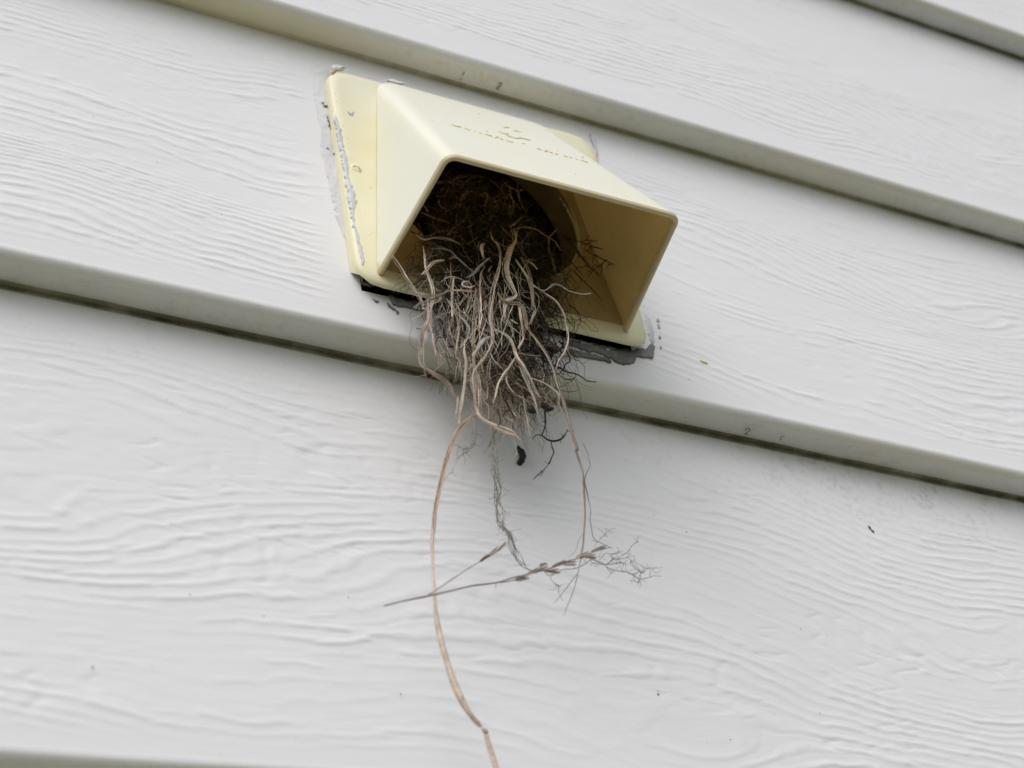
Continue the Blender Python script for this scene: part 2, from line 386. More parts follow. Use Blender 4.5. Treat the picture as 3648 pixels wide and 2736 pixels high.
# flange plate: rounded outline, a bevelled edge and a return lip, round hole in the middle
out2 = resample(rounded(FC), 96)
a0 = math.atan2(out2[0].y, out2[0].x)
bm = bmesh.new(); rings = []
def ring(pts): rings.append([bm.verts.new(p) for p in pts])
def inset(p, d):
    q = Vector(p); return q - q.normalized() * d
HR = 0.0508
angs = [math.atan2(p.y, p.x) for p in out2]
hole = [Vector((HR * math.cos(a), HR * math.sin(a))) for a in angs]
ring([fpt(p.x, p.y, -0.0068) if p.y > -0.07 else fpt(p.x, p.y, -0.0018) for p in out2])
ring([fpt(p.x, p.y, -0.0016) for p in out2])
ring([fpt(inset(p, 0.0004).x, inset(p, 0.0004).y, -0.0008) for p in out2])
ring([fpt(inset(p, 0.0015).x, inset(p, 0.0015).y, 0.0) for p in out2])
ring([fpt(inset(p, 0.006).x, inset(p, 0.006).y, 0.0001) for p in out2])
ring([fpt(p.x, p.y, 0.0) for p in hole])
ring([fpt(p.x * 0.985, p.y * 0.985, -0.001) for p in hole])
ring([fpt(p.x * 0.985, p.y * 0.985, -0.0025) for p in hole])
ring([fpt(inset(p, 0.002).x, inset(p, 0.002).y, -0.0020) for p in out2])
ring([fpt(inset(p, 0.002).x, inset(p, 0.002).y, -0.0067) if p.y > -0.07 else fpt(inset(p, 0.002).x, inset(p, 0.002).y, -0.0018) for p in out2])
rings.append(rings[0])
for a, b in zip(rings, rings[1:]):
    for i in range(96):
        bm.faces.new((a[i], a[(i + 1) % 96], b[(i + 1) % 96], b[i]))
bmesh.ops.recalc_face_normals(bm, faces=bm.faces)
fl = from_bm('flange', bm, M_FLANGE, vent, True)
fl.data.set_sharp_from_angle(angle=math.radians(50))

# collar and duct
def cyl(name, r0, r1, y0, y1, mat, ridge=0, parent=vent, cap=False):
    bm = bmesh.new(); prev = None; N = 72; steps = 40 if ridge else 3
    for j in range(steps + 1):
        t = j / steps; y = y0 + (y1 - y0) * t; r = r0 + (r1 - r0) * t + ridge * math.sin(t * 60)
        rg = [bm.verts.new((r * math.cos(2 * math.pi * i / N), y + (-y0 * 0), r * math.sin(2 * math.pi * i / N))) for i in range(N)]
        if prev:
            for i in range(N): bm.faces.new((prev[i], prev[(i + 1) % N], rg[(i + 1) % N], rg[i]))
        prev = rg
    if cap: bm.faces.new(prev)
    return from_bm(name, bm, mat, parent, True)
cyl('collar', 0.0502, 0.0492, -0.0125, 0.0025, M_COLLAR)
cyl('duct', 0.0515, 0.0515, 0.0015, 0.26, M_DUCT, 0.0008, vent, True)

# hood: a ruled shell between its foot on the flange and the rim of the downward opening
RT = (0.0574, -0.0845, -0.0551)          # top rim half width, y, z
tipL = fpt(-0.0630, -0.0690, 0.0005); tipR = fpt(0.0630, -0.0690, 0.0005)
def fillet(p, c, q, r, n=8):
    a = (p - c).normalized(); b = (q - c).normalized(); half = a.angle(b) / 2; t = r / math.tan(half)
    s, e = c + a * t, c + b * t; res = []
    for j in range(n + 1):
        w = j / n; res.append(s * (1 - w) ** 2 + c * 2 * w * (1 - w) + e * w ** 2)
    return res
bTL, bTR = fpt(-0.0480, 0.0770, 0.0004), fpt(0.0500, 0.0775, 0.0004)
bBL, bBR = fpt(-0.0632, -0.0660, 0.0004), fpt(0.0632, -0.0660, 0.0004)
rTL, rTR = Vector((-RT[0], RT[1], RT[2])), Vector((RT[0], RT[1], RT[2]))
def path(bl, tl, tr, br, r):
    A = fillet(bl, tl, tr, r); B = fillet(tl, tr, br, r)
    side = [bl.lerp(A[0], j / 10) for j in range(10)]; top = [A[-1].lerp(B[0], j / 20) for j in range(1, 20)]
    side2 = [B[-1].lerp(br, j / 10) for j in range(1, 11)]
    return side + A + top + B + side2
foot = path(bBL, bTL, bTR, bBR, 0.013); rim = path(tipL, rTL, rTR, tipR, 0.0065)
cent = Vector((0, -0.03, -0.02))
def shell(foot, rim, inward):
    bm = bmesh.new(); M = 16; G = []
    for f, r in zip(foot, rim):
        G.append([f.lerp(r, j / M) for j in range(M + 1)])
    n = len(G)
    N = [[None] * (M + 1) for _ in range(n)]
    for i in range(n):
        for j in range(M + 1):
            du = G[min(i + 1, n - 1)][j] - G[max(i - 1, 0)][j]; dv = G[i][min(j + 1, M)] - G[i][max(j - 1, 0)]
            nn = du.cross(dv)
            if nn.length < 1e-12: nn = G[i][j] - cent
            if nn.dot(G[i][j] - cent) < 0: nn = -nn
            N[i][j] = nn.normalized()
    vs = [[bm.verts.new(G[i][j] - N[i][j] * inward) for j in range(M + 1)] for i in range(n)]
    for i in range(n - 1):
        for j in range(M): 
            try: bm.faces.new((vs[i][j], vs[i + 1][j], vs[i + 1][j + 1], vs[i][j + 1]))
            except ValueError: pass
    edge = [G[i][M] - N[i][M] * inward for i in range(n)]
    return bm, edge
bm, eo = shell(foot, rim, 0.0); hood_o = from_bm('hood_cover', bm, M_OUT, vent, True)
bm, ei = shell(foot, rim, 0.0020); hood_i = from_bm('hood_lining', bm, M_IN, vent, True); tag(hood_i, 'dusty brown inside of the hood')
# dusty flange surface inside the hood
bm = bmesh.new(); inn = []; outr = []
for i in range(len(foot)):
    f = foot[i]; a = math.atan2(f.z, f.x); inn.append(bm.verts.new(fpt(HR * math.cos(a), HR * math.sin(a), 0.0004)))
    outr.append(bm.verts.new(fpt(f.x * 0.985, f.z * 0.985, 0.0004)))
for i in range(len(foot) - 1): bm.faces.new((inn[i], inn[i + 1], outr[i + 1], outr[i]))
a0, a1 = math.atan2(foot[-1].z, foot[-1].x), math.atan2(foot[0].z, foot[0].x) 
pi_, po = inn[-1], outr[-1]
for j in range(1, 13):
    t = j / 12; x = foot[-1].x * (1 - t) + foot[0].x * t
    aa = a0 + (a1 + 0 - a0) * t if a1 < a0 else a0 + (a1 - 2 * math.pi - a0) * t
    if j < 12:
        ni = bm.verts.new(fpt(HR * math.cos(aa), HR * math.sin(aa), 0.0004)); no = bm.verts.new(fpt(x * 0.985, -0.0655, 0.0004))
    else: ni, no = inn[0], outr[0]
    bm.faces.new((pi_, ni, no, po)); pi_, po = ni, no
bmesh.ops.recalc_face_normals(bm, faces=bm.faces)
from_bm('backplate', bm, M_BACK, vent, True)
# bead running round the rim
bm = bmesh.new(); prev = None
for i in range(len(eo)):
    t = (eo[min(i + 1, len(eo) - 1)] - eo[max(i - 1, 0)]).normalized(); a = (eo[i] - ei[i]).normalized()
    b = t.cross(a).normalized()
    if b.dot(Vector((0, -0.5, -1))) < 0: b = -b
    prof = [(-0.0003, -0.0012), (0.0001, 0.0004), (0.0006, 0.0010), (0.0015, 0.0011), (0.0022, 0.0004), (0.0024, -0.0012)]
    rg = [bm.verts.new(eo[i] - a * u + b * w) for u, w in prof]
    if prev:
        for j in range(5): bm.faces.new((prev[j], prev[j + 1], rg[j + 1], rg[j]))
    prev = rg
bmesh.ops.recalc_face_normals(bm, faces=bm.faces)
from_bm('hood_rim', bm, M_RIM, vent, True)

# raised lettering and emblem on the sloping top, only its dirt-filled lower strokes show
roofp = (bTL + bTR) / 2; rn = ((bTR - bTL).cross(rTL - bTL)).normalized()
if rn.y > 0: rn = -rn
def rp(x, y): return on_plane(1550 + x / 3.16, 400 + y / 3.16, roofp + rn * 0.0001, rn)
MK = [[(185, 142), (235, 158), (288, 165)], [(330, 182), (360, 190), (398, 204)], [(440, 213), (455, 218)], [(498, 232), (524, 238)], [(560, 247), (600, 258), (640, 268)], [(578, 214), (592, 218)],
      [(680, 285), (690, 278), (706, 274)], [(730, 298), (768, 308)], [(795, 315), (830, 328), (872, 336)], [(982, 352), (1006, 356)], [(1145, 408), (1192, 420)], [(1232, 438), (1262, 428)], [(1286, 448), (1322, 458)],
      [(1348, 466), (1386, 476)], [(1372, 428), (1384, 432)], [(1452, 492), (1490, 500)], [(1520, 510), (1540, 514)], [(1582, 528), (1602, 532)], [(1640, 542), (1680, 554), (1720, 566)], [(1652, 505), (1670, 508)]]
EM = [[(770, 172), (800, 168), (828, 174)], [(890, 208), (930, 214), (966, 228)], [(712, 216), (760, 236), (828, 246)], [(800, 262), (850, 276), (910, 294), (960, 288), (1010, 300), (1068, 314)]]
bm = bmesh.new()
for s in MK: ribbon_bm(bm, [rp(*p) for p in s], 0.0010, rn, 0.0003)
from_bm('embossed_lettering', bm, M_MARK, vent)
bm = bmesh.new()
for s in EM: ribbon_bm(bm, [rp(*p) for p in s], 0.0010, rn, 0.0003)
from_bm('embossed_emblem', bm, M_MARK, vent)

# sealant: lumpy patches traced at their own place on the board / flange
def patch(name, outline, mat, parent, pt, th, seed, lump=0.35, label=None, feather=0):
    """outline in photograph pixels -> lumpy mound lying on a surface; pt(u,v,height)"""
    rs = np.random.RandomState(seed); P = np.array(outline, float); Q = np.roll(P, -1, axis=0)
    ext = P.max(0) - P.min(0); st = 1.6 if ext.max() < 60 else 2.6
    us = np.arange(P[:, 0].min() - 6, P[:, 0].max() + 6, st); vv = np.arange(P[:, 1].min() - 6, P[:, 1].max() + 6, st)
    U, Vv = np.meshgrid(us, vv)
    Uw = U + 3.0 * vnoise(U / 11, Vv / 11, 500 + seed); Uw = Uw + (3.2 * vnoise(U / 4.5, Vv / 4.5, 650 + seed) if mat is M_CAULKD else 0); Vw = Vv + 3.0 * vnoise(U / 11 + 30, Vv / 11, 700 + seed)
    dist = np.full(U.shape, 1e9); ins = np.zeros(U.shape, bool)
    for a, b in zip(P, Q):
        ab = b - a; t = np.clip(((Uw - a[0]) * ab[0] + (Vw - a[1]) * ab[1]) / (ab @ ab + 1e-9), 0, 1)
        dist = np.minimum(dist, np.hypot(Uw - a[0] - t * ab[0], Vw - a[1] - t * ab[1]))
        if abs(ab[1]) > 1e-9:
            c = ((a[1] > Vw) != (b[1] > Vw)) & (Uw < ab[0] * (Vw - a[1]) / ab[1] + a[0]); ins ^= c
    sd_ = np.where(ins, dist, -dist)
    lift = 0.0004 if pt is bpt else 0.0
    H = np.where(sd_ > 0, (lift if not feather else 0.0002) + th * ((0.05 if feather else 0.25) + 0.75 * np.clip(sd_ / (feather or (th / PXM * 1.2 + 2)), 0, 1) ** (1.0 if feather else 0.6)) * (1 if not feather else np.clip(sd_ / 6, 0, 1)) * (1 + lump * (0.7 * vnoise(U / 18, Vv / 30, 800 + seed) + 0.2 * vnoise(U / 7, Vv / 12, 900 + seed))), -0.0003)
    keep = sd_ > -st * 1.5; idx = -np.ones(U.shape, int); V = []
    for i_, j_ in zip(*np.nonzero(keep)):
        idx[i_, j_] = len(V); V.append(pt(U[i_, j_], Vv[i_, j_], float(H[i_, j_])))
    a, b, c, d = idx[:-1, :-1], idx[:-1, 1:], idx[1:, 1:], idx[1:, :-1]; ok = (a >= 0) & (b >= 0) & (c >= 0) & (d >= 0)
    F = np.stack([a[ok], d[ok], c[ok], b[ok]], -1)
    if not len(F): return None
    o = from_np(name, np.array([list(p) for p in V]), F, mat, parent, True)
    if label: o['label'] = label
    return o
PXM = 0.00015
bpt = lambda u, v, h: on_board(u, v, h)
fpx = lambda u, v, h: on_plane(u, v, P0 + NB * h, NB)
patch('sealant', [(1112, 262), (1170, 245), (1190, 330), (1200, 420), (1222, 520), (1240, 620), (1262, 720), (1276, 820), (1290, 930), (1292, 1004), (1268, 960), (1238, 880), (1202, 790), (1180, 700), (1160, 610), (1142, 540), (1140, 450), (1122, 370), (1112, 310)], M_CAULK, vent, bpt, 0.0014, 3, 0.22, 'grey painted caulk smeared along the left edge', 34)
patch('sealant', [(1196, 405), (1206, 440), (1216, 460), (1226, 520), (1238, 560), (1246, 640), (1262, 672), (1270, 712), (1262, 750), (1266, 800), (1282, 850), (1296, 905), (1302, 935), (1290, 948), (1280, 900), (1268, 850), (1255, 790), (1240, 700), (1224, 600), (1205, 500), (1190, 420)], M_CAULK, vent, fpx, 0.0008, 4, 0.25, 'pale caulk overlapping the left edge of the flange', 9)
patch('sealant', [(1180, 238), (1200, 230), (1230, 238), (1216, 246), (1190, 250)], M_CAULK, vent, fpx, 0.0008, 5)
patch('sealant', [(1374, 288), (1400, 282), (1432, 294), (1442, 302), (1410, 298)], M_PAINTCHIP, vent, fpx, 0.0008, 6)
patch('sealant', [(1236, 394), (1252, 390), (1262, 402), (1260, 413), (1246, 410)], M_CAULK, vent, fpx, 0.0008, 7, 0.35, 'small grey blob of caulk on the flange')
patch('sealant', [(1386, 1053), (1440, 1070), (1520, 1078), (1540, 1100), (1500, 1108), (1466, 1100), (1450, 1094), (1420, 1092), (1398, 1084)], M_CAULKD, vent, bpt, 0.0007, 8, 0.5, 'dark grey caulk below the left bottom edge')
patch('sealant', [(1276, 1002), (1300, 1006), (1330, 1022), (1310, 1024), (1290, 1012)], M_CAULKD, vent, bpt, 0.0007, 9)
patch('sealant', [(1376, 1072), (1398, 1090), (1418, 1110), (1420, 1122), (1404, 1106), (1384, 1090)], M_CAULKD, vent, bpt, 0.0004, 10)
patch('sealant', [(1324, 1062), (1346, 1068), (1352, 1076), (1334, 1074)], M_CAULKD, vent, bpt, 0.0003, 11)
patch('sealant', [(2028, 1212), (2060, 1214), (2110, 1224), (2180, 1240), (2240, 1248), (2300, 1240), (2322, 1222), (2334, 1232), (2326, 1276), (2290, 1274), (2270, 1270), (2266, 1290), (2230, 1298), (2190, 1290), (2180, 1278), (2140, 1262), (2100, 1252), (2060, 1240), (2026, 1228)], M_CAULKD, vent, bpt, 0.0008, 12, 0.5, 'dark grey caulk below the right bottom corner')
patch('sealant', [(2026, 1240), (2060, 1250), (2100, 1258), (2150, 1272), (2180, 1282), (2176, 1292), (2130, 1282), (2080, 1272), (2040, 1270), (2030, 1256)], M_CAULKD, vent, bpt, 0.0012, 13)
for i, q in enumerate([[(2128, 1232), (2142, 1236), (2140, 1246), (2126, 1244)], [(2158, 1234), (2174, 1244), (2176, 1252), (2158, 1248)], [(2186, 1256), (2202, 1264), (2198, 1270), (2184, 1266)], [(2066, 1212), (2116, 1226), (2110, 1231), (2070, 1224)]]):
    patch('paint_flake', q, M_PAINTCHIP, vent, bpt, 0.0013, 20 + i)
patch('sealant', [(2290, 1112), (2300, 1120), (2318, 1134), (2326, 1160), (2332, 1190), (2336, 1222), (2316, 1224), (2306, 1200), (2300, 1160)], M_CAULK, vent, bpt, 0.0010, 30, 0.5, 'pale caulk beside the right bottom corner', 12)
for i, (u, v) in enumerate([(2346, 1162), (2351, 1200), (2354, 1236), (2343, 1138)]):
    patch('sealant', [(u - 4, v - 8), (u + 3, v - 4), (u + 6, v + 6), (u + 1, v + 9), (u - 4, v + 2)], M_CAULKM, vent, bpt, 0.0004, 40 + i)
patch('sealant', [(2100, 476), (2112, 486), (2122, 500), (2128, 530), (2130, 560), (2122, 558), (2118, 520), (2108, 498)], M_CAULK, vent, bpt, 0.0045, 50)
for i, q in enumerate([[(1146, 362), (1158, 372), (1168, 378), (1180, 364), (1176, 376), (1168, 384), (1156, 378)], [(1184, 544), (1200, 542), (1202, 550), (1192, 555)], [(1162, 524), (1172, 530), (1170, 534)], [(1163, 396), (1167, 412), (1175, 430), (1178, 458), (1174, 460), (1170, 432), (1162, 414)]]):
    patch('crack', q, M_CAULKD, vent, bpt, 0.0040, 60 + i, 0.1, 'dark split in the caulk')
# crescent of ochre dirt round a blind screw boss, and its boss
boss = fpx(1270, 600, 0.0)
bm = bmesh.new(); bmesh.ops.create_uvsphere(bm, u_segments=20, v_segments=10, radius=0.0030)
for v in bm.verts: v.co = boss + Vector((v.co.x, v.co.y * 0.22, v.co.z))
from_bm('screw_boss', bm, M_FLANGE, vent, True)
patch('dirt_stain', [(1254, 590), (1264, 586), (1278, 590), (1288, 600), (1289, 610), (1284, 612), (1280, 602), (1268, 595), (1256, 597)], M_STAIN, vent, fpx, 0.0014, 71, 0.2, 'ochre crescent of dirt')
patch('dirt_stain', [(1180, 252), (1192, 246), (1212, 246), (1234, 240), (1222, 250), (1200, 254), (1184, 262)], M_STAIN, vent, fpx, 0.0002, 72, 0.2, 'rusty stain at the top left corner')
patch('dirt_stain', [(1266, 712), (1276, 716), (1272, 728), (1262, 736)], M_STAIN, vent, fpx, 0.0001, 73, 0.2)

bm = bmesh.new(); rs_ = random.Random(3)
for fn, (u, v, w) in [(fpx, q) for q in [(1196, 316, 3), (1193, 333, 4), (1199, 362, 4), (1204, 370, 3), (1225, 366, 4), (1239, 494, 4), (1255, 560, 4), (1249, 567, 3), (1264, 569, 3), (1322, 669, 5), (1318, 836, 4), (1326, 830, 3), (1240, 640, 3), (1300, 760, 3), (1222, 450, 3)]] + [(lambda u, v, h: on_plane(u, v, roofp + rn * 0.0001, rn), q) for q in [(1706, 406, 4), (1845, 419, 4), (1969, 501, 3), (1540, 430, 3), (1890, 640, 2), (2050, 620, 3)]]:
    c = fn(u, v, 0.0001); ico = bmesh.ops.create_icosphere(bm, subdivisions=1, radius=w * PXM * 0.5)
    a_, b_ = rs_.uniform(0.7, 1.6), rs_.uniform(0.5, 0.9)
    for vv in ico['verts']: vv.co = c + Vector((vv.co.x * a_, vv.co.y * 0.5, vv.co.z * b_))
tag(from_bm('dirt_specks', bm, M_STAIN, vent), kind='stuff')
# ------------------------------------------------------------------ fibres
PAL = {'mauve': (0.34, 0.26, 0.245), 'pale': (0.86, 0.79, 0.69), 'tan': (0.73, 0.61, 0.49), 'grey': (0.36, 0.33, 0.30), 'rose': (0.60, 0.48, 0.40), 'straw': (0.90, 0.72, 0.62),
       'orange': (0.42, 0.30, 0.20), 'brown': (0.145, 0.115, 0.092), 'dark': (0.055, 0.042, 0.035), 'umber': (0.11, 0.078, 0.055), 'root': (0.30, 0.265, 0.245), 'black': (0.018, 0.017, 0.018)}
def catmull(P, Wd, step):
    P = [np.array(p, float) for p in P]; out = []; ow = []
    n = len(P)
    for i in range(n - 1):
        p0 = P[i - 1] if i else 2 * P[0] - P[1]; p1, p2 = P[i], P[i + 1]; p3 = P[i + 2] if i + 2 < n else 2 * P[-1] - P[-2]
        m = max(2, int(np.linalg.norm(p2 - p1) / step))
        for j in range(m):
            t = j / m
            out.append(0.5 * (2 * p1 + (p2 - p0) * t + (2 * p0 - 5 * p1 + 4 * p2 - p3) * t * t + (3 * p1 - p0 - 3 * p2 + p3) * t ** 3))
            ow.append(Wd[i] * (1 - t) + Wd[i + 1] * t)
    out.append(P[-1]); ow.append(Wd[-1])
    return np.array(out), np.array(ow)
class Fibres:
    def __init__(s): s.V = []; s.F = []; s.C = []; s.n = 0
    def add(s, P, Wd, colr, flat=0.6, sides=5, twist=0.0, rs=None, curl=0.0):
        rs = rs or RNG
        P = np.asarray(P, float); n = len(P)
        T = np.gradient(P, axis=0); T /= (np.linalg.norm(T, axis=1)[:, None] + 1e-12)
        view = np.array([-0.37, -0.63, -0.69]) + rs.normal(0, 0.15, 3)
        S = np.cross(T, view[None]); S /= (np.linalg.norm(S, axis=1)[:, None] + 1e-9); B = np.cross(T, S)
        tw = twist * np.sin(np.linspace(0, rs.uniform(1.5, 4), n) * 2 + rs.uniform(0, 6))
        a = np.linspace(0, 2 * math.pi, sides, endpoint=False)
        c = np.array(PAL[colr] if isinstance(colr, str) else colr); c = c * rs.uniform(0.85, 1.15) * (1 + rs.normal(0, 0.03, 3))
        stri = rs.uniform(0.62, 1.22, sides) if flat < 0.75 else np.ones(sides)
        for i in range(n):
            S2 = S[i] * math.cos(tw[i]) + B[i] * math.sin(tw[i]); B2 = -S[i] * math.sin(tw[i]) + B[i] * math.cos(tw[i])
            r = max(Wd[i], 0.00012) * 0.5
            for j in range(sides):
                s.V.append(P[i] + S2 * r * math.cos(a[j]) + B2 * (r * flat * math.sin(a[j]) + curl * r * (math.cos(a[j]) ** 2)))
            s.C += list(c[None] * stri[:, None])
        for i in range(n - 1):
            for j in range(sides):
                b0 = s.n + i * sides; k = (j + 1) % sides
                s.F.append((b0 + j, b0 + k, b0 + sides + k, b0 + sides + j))
        s.n += n * sides
    def build(s, name, parent=None, mat=None):
        return from_np(name, np.array(s.V), np.array(s.F), mat or M_FIB, parent, True, np.array(s.C))

PXM = 0.000150      # metres per photograph pixel at the nest
def depth(v):       # how far the front of the nest stands off the wall line at a height seen in the photo
    return float(np.interp(v, [560, 640, 760, 880, 980, 1100, 1300, 1500, 2000, 2736], [0.012, 0.000, -0.019, -0.032, -0.039, -0.043, -0.042, -0.037, -0.034, -0.030]))
CR = {'a': (1350, 500, 2.552), 'b': (1350, 1000, 2.552), 'c': (1300, 1600, 1.46)}
def trace(crop, pts, dy=0.0, rnd=0.0, seed=0, yabs=None):
    """pts [(x,y,width)] in a crop's pixels -> 3-d points at the nest's own depth, widths in metres"""
    rs = np.random.RandomState(seed); P = []; Wd = []; w = 8
    ph = rs.uniform(0, 6.28); f = rs.uniform(0.6, 1.6)
    for i, p in enumerate(pts):
        cr = crop
        if isinstance(p[0], str): cr = p[0]; p = p[1:]
        ox, oy, sc = CR[cr]; u, v = ox + p[0] / sc, oy + p[1] / sc
        if len(p) > 2: w = p[2]
        y = (depth(v) if yabs is None else yabs) + dy + rnd * math.sin(ph + f * i)
        P.append(on_y(u, v, y)); Wd.append(w / sc * PXM)
    return P, Wd
WSC = [1.0]
def strand(F, crop, pts, colr, dy=0.0, flat=0.6, sides=6, rnd=0.002, twist=0.3, seed=1, wiggle=0.0, yabs=None, curl=0.0, step=0.0012):
    P, Wd = trace(crop, pts, dy, rnd, seed, yabs)
    Q, W = catmull(P, Wd, step); rs = np.random.RandomState(seed + 500)
    if wiggle:
        n = len(Q)
        for ax in range(3):
            w = np.cumsum(rs.normal(0, 1, n)); w = w - np.linspace(w[0], w[-1], n); k = np.ones(3) / 3; w = np.convolve(w, k, 'same')
            Q[:, ax] += w * wiggle * 0.25
    W = W * WSC[0] * (0.72 if flat > 0.35 else 1.0)
    W = W * (1 + 0.10 * np.sin(np.linspace(0, len(W) * 0.35, len(W)) + seed))
    W[0] *= 0.7; W[-1] *= 0.45
    F.add(Q, W, colr, flat, sides, twist, rs, curl)
    return Q

nest = empty('bird_nest', (-0.01, -0.036, -0.085))
tag(nest, 'tangled brown bird nest of roots and dry grass spilling from the vent hood', 'nest')

